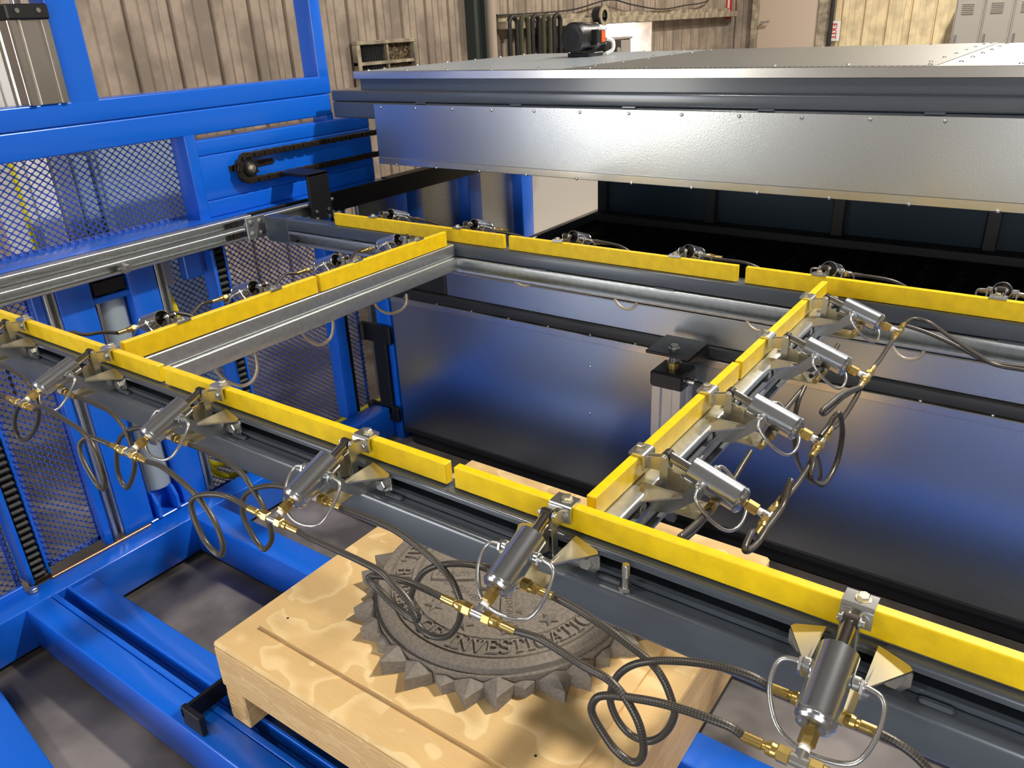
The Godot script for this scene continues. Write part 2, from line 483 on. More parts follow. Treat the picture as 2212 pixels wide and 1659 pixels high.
func make_materials() -> void:
	M.blue = mat(rgb(14, 98, 214), 0.27)
	M.blue.clearcoat_enabled = true
	M.blue.clearcoat = 0.5
	M.blue.clearcoat_roughness = 0.12
	M.mesh_blue = mat(rgb(84, 116, 204), 0.35)
	M.yellow = tri(mat(rgb(240, 202, 14), 0.36), 3.0)
	M.yellow.albedo_texture = speckle(0.02, 4, grey(0.95), grey(1.0), 3)
	M.grey = mat(rgb(72, 79, 88), 0.28)
	M.grey.clearcoat_enabled = true
	M.grey.clearcoat = 0.8
	M.grey.clearcoat_roughness = 0.15
	M.zinc = mat(rgb(205, 206, 204), 0.26, 0.95)
	M.cylinder = mat(rgb(186, 190, 196), 0.22, 0.95)
	M.chrome = mat(rgb(190, 188, 182), 0.12, 1.0)
	M.galv = tri(mat(rgb(204, 208, 208), 0.34, 0.9), 3.0)
	M.galv.albedo_texture = speckle(0.03, 4, grey(0.94), grey(1.0), 9)
	M.sheet = tri(mat(rgb(206, 210, 212), 0.28, 1.0), 2.2)
	M.sheet.albedo_texture = speckle(0.2, 3, grey(0.92), grey(1.0), 11)
	M.sheet.normal_enabled = true
	M.sheet.normal_texture = speckle(0.1, 3, grey(0), grey(1), 12, 0, 1, 1.2)
	M.sheet.normal_scale = 0.1
	M.alu = mat(rgb(214, 212, 206), 0.24, 0.95)
	M.extrusion = mat(rgb(200, 200, 200), 0.38, 0.85)
	M.black = mat(rgb(22, 22, 24), 0.42)
	M.dark = mat(rgb(34, 35, 37), 0.5)
	M.heater = mat(rgb(10, 10, 11), 0.6)
	M.heater.metallic_specular = 0.25
	M.heater_tube = mat(rgb(120, 120, 122), 0.34, 0.8)
	M.dark_panel = mat(rgb(42, 56, 66), 0.3, 0.4)
	M.rubber = mat(rgb(30, 29, 28), 0.55)
	M.brass = mat(rgb(206, 178, 108), 0.28, 0.95)
	M.gold = mat(rgb(218, 209, 182), 0.3, 0.9)
	M.bronze = mat(rgb(150, 112, 84), 0.35, 0.8)
	M.tape = mat(rgb(232, 230, 224), 0.6)
	M.red = mat(rgb(196, 44, 28), 0.5)
	M.orange = mat(rgb(240, 84, 36), 0.5)
	M.hose = mat(Color.WHITE, 0.36, 0.35)
	M.hose.albedo_texture = braid_image()
	M.hose.uv1_scale = Vector3(2, 90, 1)
	M.plastic_hose = mat(rgb(188, 176, 156), 0.4, 0.2)
	M.cable = mat(rgb(222, 206, 20), 0.4)
	M.ply = tri(mat(Color.WHITE, 0.6), 0.95)
	M.ply.albedo_texture = plywood_image(768, 2.2, 2.6, 3.4, 21, rgb(232, 204, 150), rgb(206, 168, 110))
	M.ply_edge = mat(rgb(176, 142, 96), 0.7)
	M.ply_light = mat(rgb(206, 176, 128), 0.7)
	M.lumber = tri(mat(Color.WHITE, 0.65), 3.0)
	M.lumber.albedo_texture = plywood_image(384, 3.0, 0.7, 9.0, 31, rgb(226, 194, 140), rgb(200, 158, 102))
	M.clay = tri(mat(rgb(132, 123, 111), 0.62), 5.0)
	M.clay.albedo_texture = speckle(0.03, 5, grey(0.84), grey(1.0), 41)
	M.concrete = tri(mat(rgb(136, 129, 123), 0.5), 0.45)
	M.concrete.albedo_texture = speckle(0.008, 5, grey(0.62), grey(1.0), 51)
	M.concrete.roughness_texture = speckle(0.012, 4, grey(0.7), grey(1.0), 52)
	M.wall = tri(mat(rgb(166, 150, 134), 0.62), 0.5)
	M.wall.albedo_texture = speckle(0.012, 5, grey(0.8), grey(1.0), 61)
	M.cream = tri(mat(rgb(226, 206, 164), 0.55), 0.6)
	M.cream.albedo_texture = speckle(0.012, 5, grey(0.86), grey(1.0), 63)
	M.beam = tri(mat(rgb(178, 164, 140), 0.6), 0.8)
	M.beam.albedo_texture = speckle(0.015, 5, grey(0.72), grey(1.0), 64)
	M.ceiling = mat(rgb(150, 146, 138), 0.8)
	M.door = mat(rgb(196, 176, 156), 0.5)
	M.locker = mat(rgb(158, 152, 144), 0.45)
	M.perf = tri(mat(rgb(236, 236, 230), 0.4, 0.5), 60.0)
	M.perf.albedo_texture = holes_image()
	M.roof = tri(mat(rgb(190, 200, 208), 0.36, 0.5), 2.0)
	M.roof.albedo_texture = speckle(0.1, 3, grey(0.88), grey(1.0), 71)
	M.white = mat(rgb(222, 220, 214), 0.5)
	M.off_white = mat(rgb(190, 184, 176), 0.5)
	M.grey_paint = mat(rgb(150, 162, 168), 0.35)
	M.chain = mat(rgb(52, 44, 38), 0.5, 0.6)
	M.olive = mat(rgb(70, 68, 48), 0.8)
	M.rust = tri(mat(rgb(128, 108, 72), 0.8), 3.0)
	M.rust.albedo_texture = speckle(0.02, 4, grey(0.3), grey(1.0), 81)
	M.glow = mat(Color.WHITE, 0.5)
	M.glow.emission_enabled = true
	M.glow.emission = rgb(255, 244, 226)
	M.glow.emission_energy_multiplier = 6.0


func lamp(x: float, y: float, z: float, e: float, words: String) -> void:
	var at := Vector3(x, y, z)
	var t := thing("high_bay_lamp", words, "lamp", at, "high bay lamps under the roof")
	part(t, "reflector", mb().lathe(at, Vector3.UP, [Vector2(0.0, 0.42), Vector2(0.1, 0.4), Vector2(0.28, 0.2), Vector2(0.3, 0.12), Vector2(0.29, 0.12), Vector2(0.27, 0.19), Vector2(0.1, 0.38), Vector2(0.01, 0.4)], 24), M.zinc)
	part(t, "driver_housing", mb().cyl(at + Vector3(0, 0.29, 0), at + Vector3(0, 0.6, 0), 0.13, 16, 0.02), M.dark)
	part(t, "hanger", mb().cyl(at + Vector3(0, 0.6, 0), Vector3(x, 7.5, z), 0.015, 8), M.zinc)
	part(t, "lens", mb().cyl(at + Vector3(0, 0.05, 0), at + Vector3(0, 0.07, 0), 0.36, 24), M.glow)
	var l := SpotLight3D.new()
	l.name = "lamp_light"
	t.add_child(l)
	l.position = Vector3(0, -0.03, 0)
	l.rotation_degrees = Vector3(-90, 0, 0)
	l.light_color = rgb(255, 248, 238)
	l.light_energy = e
	l.light_size = 0.16
	l.spot_angle = 82.0
	l.spot_angle_attenuation = 0.4
	l.spot_range = 40.0
	l.spot_attenuation = 2.0
	l.shadow_enabled = true


func _ready() -> void:
	var cam := Camera3D.new()
	cam.name = "camera"
	add_child(cam)
	cam.position = W(Vector3.ZERO)
	cam.rotation_order = EULER_ORDER_YXZ
	cam.rotation = Vector3(-0.42769677, 0.63609238, -0.0480695)
	cam.fov = rad_to_deg(2.0 * atan(829.5 / 1705.52))
	cam.near = 0.05
	cam.far = 200.0
	cam.current = true
	var we := WorldEnvironment.new()
	we.name = "surroundings"
	var env := Environment.new()
	var sky := Sky.new()
	var sm := ProceduralSkyMaterial.new()
	sm.sky_top_color = rgb(196, 214, 240)
	sm.sky_horizon_color = rgb(250, 250, 250)
	sm.ground_bottom_color = rgb(190, 186, 178)
	sm.ground_horizon_color = rgb(240, 238, 232)
	sm.energy_multiplier = 13.0
	sky.sky_material = sm
	env.background_mode = Environment.BG_SKY
	env.sky = sky
	env.ambient_light_source = Environment.AMBIENT_SOURCE_DISABLED
	env.tonemap_mode = Environment.TONE_MAPPER_LINEAR
	env.tonemap_exposure = 1.0
	env.sdfgi_enabled = true
	env.ssao_enabled = true
	env.ssil_enabled = true
	we.environment = env
	add_child(we)
	make_materials()
	lamp(1.9, 6.0, -6.0, 40.0, "round high bay lamp above the oven hood at the back")
	lamp(-5.0, 6.0, 2.0, 9.0, "round high bay lamp over the left aisle in front of the machine")
	lamp(4.5, 6.0, 2.0, 7.0, "round high bay lamp over the right aisle in front of the machine")
	lamp(-1.0, 6.0, -16.5, 34.0, "round high bay lamp near the lockers and the back wall")
	build_room()
	build_background()
	build_side_frame()
	build_base()
	build_oven()
	build_clamp_frame()
	build_pallet()
	build_seal()
	build_clamps()
	build_hoses()
	build_small_things()


# a wall sheet with recessed ribs, length l along +x, height h, facing +z
func wall_sheet(l: float, h: float) -> MB:
	var b := mb()
	var per := 0.508
	var p := PackedVector2Array()
	var k := int(round(l / per))
	for i in k:
		var x := i * l / k
		var q := l / k
		for e in [[0.0, 0.0], [0.2, 0.0], [0.23, -0.055], [0.29, -0.055], [0.32, 0.0], [0.54, 0.0], [0.55, -0.012], [0.59, -0.012], [0.6, 0.0], [0.8, 0.0], [0.81, -0.012], [0.85, -0.012], [0.86, 0.0]]:
			p.append(Vector2(x + e[0] * q, e[1]))
	p.append(Vector2(l, 0))
	p.append(Vector2(l, -0.07))
	p.append(Vector2(0, -0.07))
	return b.prism(p, Vector3.ZERO, Vector3.RIGHT, Vector3.BACK, Vector3.UP * h)


func hang_sheets(w: Node3D, m: Material, from: Vector3, dir: Vector3, out: Vector3, total: float, h: float) -> void:
	var k := maxi(1, int(round(total / 1.524)))
	var l := total / k
	var am := wall_sheet(l - 0.004, h).build(Vector3.ZERO, S)
	for i in k:
		piece(w, "wall_panel", am, m, from + dir * (l * i), Basis(dir, Vector3.UP, out))


func build_room() -> void:
	struct("floor", mb().bx(Vector3(-8.6, -3.6, -21.4), Vector3(14.4, -3.2, 16.4)), M.concrete)
	struct("ceiling", mb().bx(Vector3(-8.6, 7.5, -21.4), Vector3(14.4, 7.9, 16.4)), M.ceiling)
	struct("wall_right", mb().bx(Vector3(14, -3.2, -21), Vector3(14.4, 7.5, 16)), M.wall)
	# front wall with a wide loading opening
	struct("wall_front", mb().bx(Vector3(-8.6, -3.2, 16), Vector3(1.5, 7.5, 16.4)).bx(Vector3(9.0, -3.2, 16), Vector3(14.4, 7.5, 16.4)).bx(Vector3(1.5, 3.5, 16), Vector3(9.0, 7.5, 16.4)), M.wall)
	# left wall: a yard opening behind the motor, a tall loading opening in front of the machine
	var b := mb()
	for e in [[-21.0, -16.7, -3.2], [-16.7, -14.4, -0.09], [-14.4, 5.4, -3.2], [5.4, 11.5, 1.8], [11.5, 16.0, -3.2]]:
		b.bx(Vector3(-8.6, e[2], e[0]), Vector3(-8.27, 7.5, e[1]))
	var wl := struct("wall_left", b, M.wall)
	for e in [[-21.0, -16.7, -3.2], [-16.7, -14.4, -0.09], [-14.4, 5.4, -3.2], [5.4, 11.5, 1.8], [11.5, 16.0, -3.2]]:
		hang_sheets(wl, M.wall, Vector3(-8.2, e[2], e[1]), Vector3(0, 0, -1), Vector3(1, 0, 0), e[1] - e[0], 7.5 - e[2])
	var wb := struct("wall_back", mb().bx(Vector3(-8.6, -3.2, -21.4), Vector3(14.4, 7.5, -21.07)), M.cream)
	hang_sheets(wb, M.wall, Vector3(-8.2, -3.2, -21), Vector3(1, 0, 0), Vector3(0, 0, 1), 0.62, 10.7)
	hang_sheets(wb, M.cream, Vector3(-5.6, -3.2, -21), Vector3(1, 0, 0), Vector3(0, 0, 1), 19.4, 10.7)
	var d := struct("door_1", mb().bx(Vector3(-7.42, -3.2, -21.06), Vector3(-5.98, 1.0, -20.95), 0.01), M.door, Vector3(-6.7, -3.2, -21))
	part(d, "door_handle", mb().cyl(Vector3(-7.3, -0.24, -20.95), Vector3(-7.3, -0.24, -20.84), 0.035, 12).cyl(Vector3(-7.32, -0.24, -20.86), Vector3(-7.1, -0.22, -20.86), 0.024, 10, 0.008), M.zinc)
	struct("trim_1", mb().bx(Vector3(-7.58, -3.2, -21.06), Vector3(-7.42, 1.15, -20.9), 0.01).bx(Vector3(-5.98, -3.2, -21.06), Vector3(-5.72, 1.15, -20.9), 0.01).bx(Vector3(-7.42, 1.0, -21.06), Vector3(-5.98, 1.15, -20.9), 0.01), M.beam, Vector3(-6.7, -3.2, -21))
	# girt along the left wall
	struct("trim_2", mb().bx(Vector3(-8.2, -0.08, -20.9), Vector3(-7.95, 0.04, -11.1), 0.01).bx(Vector3(-8.2, 0.04, -20.9), Vector3(-8.12, 0.12, -11.1)), M.beam, Vector3(-8.1, 0, -16))
	var cl := single("wall_column", mb().bx(Vector3(-8.2, -3.2, -10.66), Vector3(-8.02, 7.5, -10.62)).bx(Vector3(-8.2, -3.2, -10.4), Vector3(-8.02, 7.5, -10.36)).bx(Vector3(-8.14, -3.2, -10.64), Vector3(-8.1, 7.5, -10.38)), mat(rgb(44, 52, 48), 0.6), "dark green steel column on the left wall beside the beige pipe", "column", Vector3(-8.1, -3.2, -10.5))
	part(cl, "base_plate", mb().bx(Vector3(-8.2, -3.2, -10.75), Vector3(-7.95, -3.16, -10.3)), M.dark)
	single("downpipe", mb().cyl(Vector3(-8.1, -3.2, -10.87), Vector3(-8.1, 7.5, -10.87), 0.085, 20), tri(mat(rgb(176, 158, 142), 0.6), 1.0), "beige painted vertical pipe standing against the left wall", "pipe", Vector3(-8.1, -3.2, -10.87))


func build_background() -> void:
	# wooden vent frame
	var o := Vector3(-8.17, -0.5, -8.5)
	var t := thing("wall_vent", "weathered wooden vent frame with dirty louvres on the wall above the hood", "vent", o)
	var z0 := -9.1
	var z1 := -7.93
	var fr := part(t, "frame", mb().bx(Vector3(-8.2, -0.17, z0), Vector3(-8.1, -0.12, z1), 0.008).bx(Vector3(-8.2, -0.8, z1 - 0.07), Vector3(-8.1, -0.17, z1), 0.008).bx(Vector3(-8.2, -0.8, z0), Vector3(-8.1, -0.17, z0 + 0.05), 0.008).bx(Vector3(-8.2, -0.8, z0), Vector3(-8.1, -0.75, z1), 0.008), M.beam)
	part(fr, "mid_rail", mb().bx(Vector3(-8.19, -0.42, z0), Vector3(-8.12, -0.38, z1)).bx(Vector3(-8.19, -0.75, -8.55), Vector3(-8.13, -0.17, -8.52)), M.beam)
	part(t, "backing", mb().bx(Vector3(-8.2, -0.75, z0), Vector3(-8.195, -0.17, z1)), M.rust)
	for k in 9:
		var z := -8.46 + k * 0.052
		part(t, "louvre", mb().box(Vector3(-8.17, -0.46, z), Vector3(0.035, 0.56, 0.006), 0.0, Basis(Vector3.UP, 0.5)), M.dark)
	# lockers
	for k in 4:
		var x := -2.985 + k * 0.53
		var l := thing("locker", ["tan steel locker nearest the bare cream wall", "tan steel locker second from the cream wall", "tan steel locker third from the cream wall", "tan steel locker farthest from the cream wall"][k], "locker", Vector3(x + 0.265, -3.2, -20.5), "row of lockers on the back wall")
		part(l, "body", mb().bx(Vector3(x, -3.2, -20.95), Vector3(x + 0.525, 0.15, -20.24), 0.006), M.locker)
		var dr := part(l, "door", mb().bx(Vector3(x + 0.03, -3.1, -20.24), Vector3(x + 0.495, 0.09, -20.21), 0.008), M.locker)
		for j in 6:
			part(dr, "louvre", mb().box(Vector3(x + 0.24, -0.22 + j * 0.036, -20.2), Vector3(0.22, 0.012, 0.02), 0.0, Basis(Vector3.RIGHT, 0.5)), M.locker)
		part(dr, "handle", mb().box(Vector3(x + 0.09, -0.7, -20.195), Vector3(0.045, 0.17, 0.03), 0.01), M.zinc)
	# signs
	var s := thing("exit_sign", "white EXIT sign with red letters hung sideways beside the back door", "sign", Vector3(-5.56, -0.48, -20.88))
	part(s, "plate", mb().bx(Vector3(-5.7, -0.7, -20.9), Vector3(-5.43, -0.27, -20.885), 0.003), M.white)
	var tx := text("EXIT", 0.165, 0.006, "Droid Sans", true)
	var w := piece(s, "lettering", tx, M.red, Vector3(-0.005, -0.005, -0.004), Basis(Vector3(0, 0, 1), -PI / 2))
	w.set_meta("label", "red lettering")
	s = thing("extinguisher_sign", "narrow red sign with a white down arrow on the left wall corner", "sign", Vector3(-8.14, 0.1, -20.75))
	part(s, "plate", mb().bx(Vector3(-8.22, -0.12, -20.82), Vector3(-8.06, 0.75, -20.8), 0.002), M.red)
	part(s, "arrow", mb().prism(PackedVector2Array([Vector2(-0.025, 0.5), Vector2(0.025, 0.5), Vector2(0.025, 0.06), Vector2(0.05, 0.06), Vector2(0, -0.06), Vector2(-0.05, 0.06), Vector2(-0.025, 0.06)]), Vector3(-8.14, 0.02, -20.8), Vector3.RIGHT, Vector3.UP, Vector3(0, 0, 0.006)), M.white)
	single("conduit", mb().cyl(Vector3(-5.64, -3.2, -20.84), Vector3(-5.64, 6, -20.84), 0.045, 12), M.dark, "dark vertical conduit behind the sideways EXIT sign", "pipe", Vector3(-5.64, -3.2, -20.84))
	single("wall_cable", mb().tube(smooth(pts([-8.08, 0.13, -11.0, -8.07, 0.15, -12.5, -8.07, 0.19, -13.4, -8.06, 0.33, -14.6, -8.06, 0.24, -15.5, -8.06, 0.14, -16.8, -8.06, 0.2, -18.0, -8.06, 0.32, -19.4, -8.06, 0.9, -20.2])), 0.014, 6), M.dark, "dark cable sagging along the ledge of the left wall", "cable", Vector3(-8.06, 0.15, -15))
	# motor standing on the hood roof
	o = Vector3(-3.4, -0.26, -5.75)
	t = thing("electric_motor", "black electric motor with orange label standing on the hood roof", "motor", o)
	var c := Vector3(-3.425, -0.118, -5.62)
	var ax := Vector3(0, 0, -1)
	part(t, "housing", mb().lathe(c + ax * 0.05, ax, [Vector2(0, 0.09), Vector2(0, 0.1), Vector2(0.26, 0.1), Vector2(0.3, 0.085), Vector2(0.31, 0.04), Vector2(0.31, 0)], 28), M.black)
	var fc := part(t, "fan_cover", mb().lathe(c, ax, [Vector2(-0.004, 0), Vector2(-0.004, 0.07), Vector2(0.004, 0.098), Vector2(0.02, 0.108), Vector2(0.1, 0.108), Vector2(0.1, 0.1)], 28), M.black)
	for k in 3:
		for j in 6:
			var a0 := TAU * (j + 0.15 * k) / 6.0
			var r := 0.028 + 0.019 * k
			var arc := PackedVector3Array()
			for i in 5:
				var a := a0 + 0.72 * i / 4.0
				arc.append(c + Vector3(cos(a) * r, sin(a) * r, 0.0035))
			part(fc, "grille_slot", mb().tube(arc, 0.0035, 5), M.rubber)
	var jb := part(t, "junction_box", mb().box(c + Vector3(0.11, -0.005, -0.2), Vector3(0.07, 0.11, 0.13), 0.008), M.black)
	part(jb, "orange_label", mb().box(c + Vector3(0.147, 0.0, -0.225), Vector3(0.004, 0.08, 0.06)), M.orange)
	for e in [[-0.05, 0.06], [0.05, 0.06], [-0.05, -0.06], [0.05, -0.06]]:
		part(jb, "screw", mb().cyl(c + Vector3(0.145, e[0], -0.2 + e[1]), c + Vector3(0.152, e[0], -0.2 + e[1]), 0.007, 8), M.zinc)
	part(t, "foot", mb().box(c + Vector3(0, -0.126, -0.2), Vector3(0.2, 0.03, 0.22), 0.006), M.black)
	part(t, "name_plate", mb().box(c + Vector3(0.03, 0.098, -0.16), Vector3(0.06, 0.006, 0.09), 0.0, Basis(Vector3(0, 0, 1), -0.28)), M.zinc)
	part(t, "flexible_conduit", mb().tube(smooth(pts([c.x + 0.13, c.y - 0.02, c.z - 0.3, c.x + 0.17, c.y - 0.04, c.z - 0.33, c.x + 0.17, c.y - 0.1, c.z - 0.33, c.x + 0.13, c.y - 0.13, c.z - 0.3])), 0.016, 8), M.white)
	# clutter along the left wall, seen over the hood
	t = thing("hose_reel", "small metal hose reel fixed to the wall ledge above the motor", "reel", Vector3(-7.9, 0.04, -14.3))
	part(t, "drum", mb().cyl(Vector3(-7.98, 0.06, -13.9), Vector3(-7.8, 0.06, -13.9), 0.15, 20, 0.03), M.dark)
	part(t, "rim", mb().lathe(Vector3(-7.8, 0.06, -13.9), Vector3.RIGHT, [Vector2(0, 0.1), Vector2(0, 0.17), Vector2(0.03, 0.17), Vector2(0.03, 0.1)], 20), M.zinc)
	part(t, "bracket", mb().bx(Vector3(-8.12, 0.0, -14.0), Vector3(-7.8, 0.03, -13.8)), M.dark)
	for k in 5:
		var z := -11.15 - k * 0.28
		var p := PackedVector3Array()
		for i in 13:
			var a := PI * i / 12.0
			p.append(Vector3(-7.95 + 0.03 * k, 0.0 + 0.1 * sin(a), z - 0.1 + 0.1 * cos(a)))
		p.insert(0, Vector3(-7.95 + 0.03 * k, -0.85, z))
		p.append(Vector3(-7.95 + 0.03 * k, -0.85, z - 0.2))
		single("hanging_strap", mb().tube(p, 0.04, 6), M.olive if k % 2 else M.rubber, ["dark looped strap hanging closest to the beige pipe", "olive looped strap hanging second from the beige pipe", "dark looped strap hanging third from the beige pipe", "olive looped strap hanging fourth from the beige pipe", "dark looped strap hanging last in the row from the beige pipe"][k], "strap", Vector3(-7.95, -0.85, z), "straps hung on the left wall")
	for k in 2:
		var z := -12.75 - k * 0.75
		t = thing("trestle_stand", ["pale crossed trestle leaning beside the hanging straps", "pale crossed trestle between the straps and the motor"][k], "trestle", Vector3(-7.8, -3.2, z))
		part(t, "leg", mb().bar(Vector3(-7.8, -3.2, z + 0.6), Vector3(-7.8, -0.05, z - 0.15), 0.07, 0.05, Vector3.RIGHT), M.ply_light)
		part(t, "leg", mb().bar(Vector3(-7.7, -3.2, z - 0.6), Vector3(-7.7, -0.05, z + 0.15), 0.07, 0.05, Vector3.RIGHT), M.beam)
	t = thing("wall_shelf", "dark steel shelf rail running behind the trestles on the left wall", "shelf", Vector3(-8.1, -0.4, -13))
	part(t, "rail", mb().bx(Vector3(-8.2, -0.42, -14.2), Vector3(-8.0, -0.2, -12.1), 0.01), M.dark)
	part(t, "post", mb().bx(Vector3(-8.05, -3.2, -13.9), Vector3(-7.97, 0.0, -13.82)), M.dark)
	t = thing("control_cabinet", "dark box with round knobs standing in front of the bright opening", "box", Vector3(-7.4, -3.2, -13.0))
	part(t, "body", mb().bx(Vector3(-7.6, -3.2, -13.3), Vector3(-7.1, -0.33, -12.75), 0.02), M.dark)
	for e in [[-0.44, -12.95], [-0.5, -13.15], [-0.56, -12.95]]:
		part(t, "knob", mb().cyl(Vector3(-7.1, e[0], e[1]), Vector3(-7.06, e[0], e[1]), 0.05, 12, 0.01), M.locker)
	t = thing("grey_cabinet", "plain grey box beside the dark control box in the bright opening", "box", Vector3(-7.6, -3.2, -13.7))
	part(t, "body", mb().bx(Vector3(-7.8, -3.2, -14.05), Vector3(-7.3, -0.34, -13.35), 0.02), M.locker)
	part(t, "lid", mb().bx(Vector3(-7.82, -0.34, -14.07), Vector3(-7.28, -0.3, -13.33), 0.01), M.locker)
	# what shows through the guard mesh
	t = thing("white_enclosure", "white upright enclosure seen through the upper guard mesh", "cabinet", Vector3(-5.9, -3.2, -2.6))
	part(t, "body", mb().bx(Vector3(-6.2, -3.2, -2.66), Vector3(-5.8, 0.1, -2.42), 0.015), M.white)
	part(t, "door", mb().bx(Vector3(-5.8, -3.1, -2.64), Vector3(-5.78, 0.0, -2.5), 0.004), M.white)
	part(t, "yellow_edge", mb().bx(Vector3(-5.8, -3.2, -2.43), Vector3(-5.77, 0.1, -2.405)), M.cable)
	t = thing("grey_enclosure", "grey steel cabinet seen through the upper guard mesh right of the white one", "cabinet", Vector3(-5.9, -3.2, -3.3))
	part(t, "body", mb().bx(Vector3(-6.4, -3.2, -3.66), Vector3(-5.82, -0.6, -2.98), 0.015), M.grey_paint)
	part(t, "door", mb().bx(Vector3(-5.82, -3.1, -3.64), Vector3(-5.79, -0.66, -3.0), 0.006), M.grey_paint)
	t = thing("valve_column", "silver air profile with grey covers seen through the upper guard mesh", "profile", Vector3(-5.9, -3.2, -2.75))
	part(t, "profile", mb().bx(Vector3(-6.0, -3.2, -2.82), Vector3(-5.84, 0.1, -2.7), 0.01), M.extrusion)
	part(t, "cover", mb().bx(Vector3(-6.0, -3.2, -2.96), Vector3(-5.86, -0.72, -2.85), 0.01), M.grey_paint)


func text(words: String, em: float, depth: float, face := "Droid Serif", bold := false) -> TextMesh:
	var tm := TextMesh.new()
	var f := SystemFont.new()
	f.font_names = PackedStringArray([face])
	f.font_weight = 700 if bold else 400
	tm.font = f
	tm.text = words
	tm.font_size = 64
	tm.pixel_size = em * S / 64.0
	tm.depth = depth * S
	tm.curve_step = 2.0
	return tm


# expanded metal in a plane of constant x
func expanded(x: float, y0: float, y1: float, z0: float, z1: float, l := 0.05, h := 0.0215) -> MB:
	var b := mb()
	var rows := int((y1 - y0) / h)
	var cols := int((z1 - z0) / (l * 0.5))
	var fw := Vector3(0.0035, 0.0045, 0)
	var th := Vector3(0.0012, -0.001, 0)
	for r in rows:
		var y := y0 + (r + 0.5) * h
		for i in cols:
			var sg := 1.0 if (i + r) % 2 == 0 else -1.0
			var k0 := Vector3(x, y + sg * h * 0.36, z0 + (i - 0.16) * l * 0.5)
			var p := Vector3(x, y + sg * h * 0.36, z0 + (i + 0.16) * l * 0.5)
			var q := Vector3(x, y - sg * h * 0.36, z0 + (i + 0.84) * l * 0.5)
			b.quad(k0 - fw + th, p - fw + th, p + fw + th, k0 + fw + th, th)
			b.quad(k0 - fw - th, p - fw - th, p + fw - th, k0 + fw - th, -th)
			b.quad(p - fw + th, q - fw + th, q + fw + th, p + fw + th, th)
			b.quad(p - fw - th, q - fw - th, q + fw - th, p + fw - th, -th)
			b.quad(p + fw - th, q + fw - th, q + fw + th, p + fw + th, fw)
			b.quad(p - fw - th, q - fw - th, q - fw + th, p - fw + th, -fw)
	return b


func guard(words: String, x: float, y0: float, y1: float, z0: float, z1: float) -> void:
	var t := thing("machine_guard", words, "mesh guard", Vector3(x, y0, (z0 + z1) * 0.5))
	var m := part(t, "expanded_mesh", expanded(x, y0, y1, z0, z1), M.mesh_blue)
	m.set_meta("kind", "stuff")
	for e in [[y0, y0 + 0.03, z0, z1], [y1 - 0.03, y1, z0, z1]]:
		part(t, "rim", mb().bx(Vector3(x - 0.02, e[0], e[2]), Vector3(x - 0.007, e[1], e[3])), M.mesh_blue)
	for e in [[z0, z0 + 0.03], [z1 - 0.03, z1]]:
		part(t, "rim", mb().bx(Vector3(x - 0.02, y0, e[0]), Vector3(x - 0.007, y1, e[1])), M.mesh_blue)


func hex_bolt(p: Node3D, called: String, at: Vector3, axis: Vector3, r: float, m: Material) -> MeshInstance3D:
	var a := axis.normalized()
	var b := mb().cyl(at, at + a * r * 0.16, r * 1.25, 16)
	b.lathe(at + a * r * 0.16, a, [Vector2(0, r), Vector2(r * 0.62, r), Vector2(r * 0.75, r * 0.86), Vector2(r * 0.75, 0)], 6)
	return part(p, called, b, m)


func energy_chain(words: String, x: float, z: float, y0: float, y1: float) -> void:
	var o := Vector3(x, y0, z)
	var t := thing("cable_carrier", words, "cable carrier", o)
	var lk := mb().box(Vector3.ZERO, Vector3(0.08, 0.03, 0.085), 0.012).box(Vector3(-0.02, 0.022, 0), Vector3(0.05, 0.02, 0.07)).build(Vector3.ZERO, S)
	var n := int((y1 - y0) / 0.045)
	for i in n:
		piece(t, "link", lk, M.rubber, Vector3(0, 0.025 + i * 0.045, 0))
	part(t, "trough_side", mb().bx(Vector3(x - 0.06, y0, z + 0.047), Vector3(x + 0.06, y1, z + 0.07), 0.003), M.blue)
	part(t, "trough_side", mb().bx(Vector3(x - 0.06, y0, z - 0.062), Vector3(x + 0.03, y1, z - 0.047), 0.003), M.blue)
	part(t, "trough_back", mb().bx(Vector3(x - 0.075, y0, z - 0.062), Vector3(x - 0.06, y1, z + 0.07)), M.blue)
	part(t, "end_clamp", mb().cyl(Vector3(x + 0.0, y0 - 0.015, z - 0.06), Vector3(x + 0.0, y0 - 0.015, z + 0.06), 0.028, 14, 0.004).cyl(Vector3(x + 0.05, y0 - 0.03, z - 0.06), Vector3(x + 0.05, y0 - 0.03, z + 0.06), 0.024, 14, 0.004), M.chain)


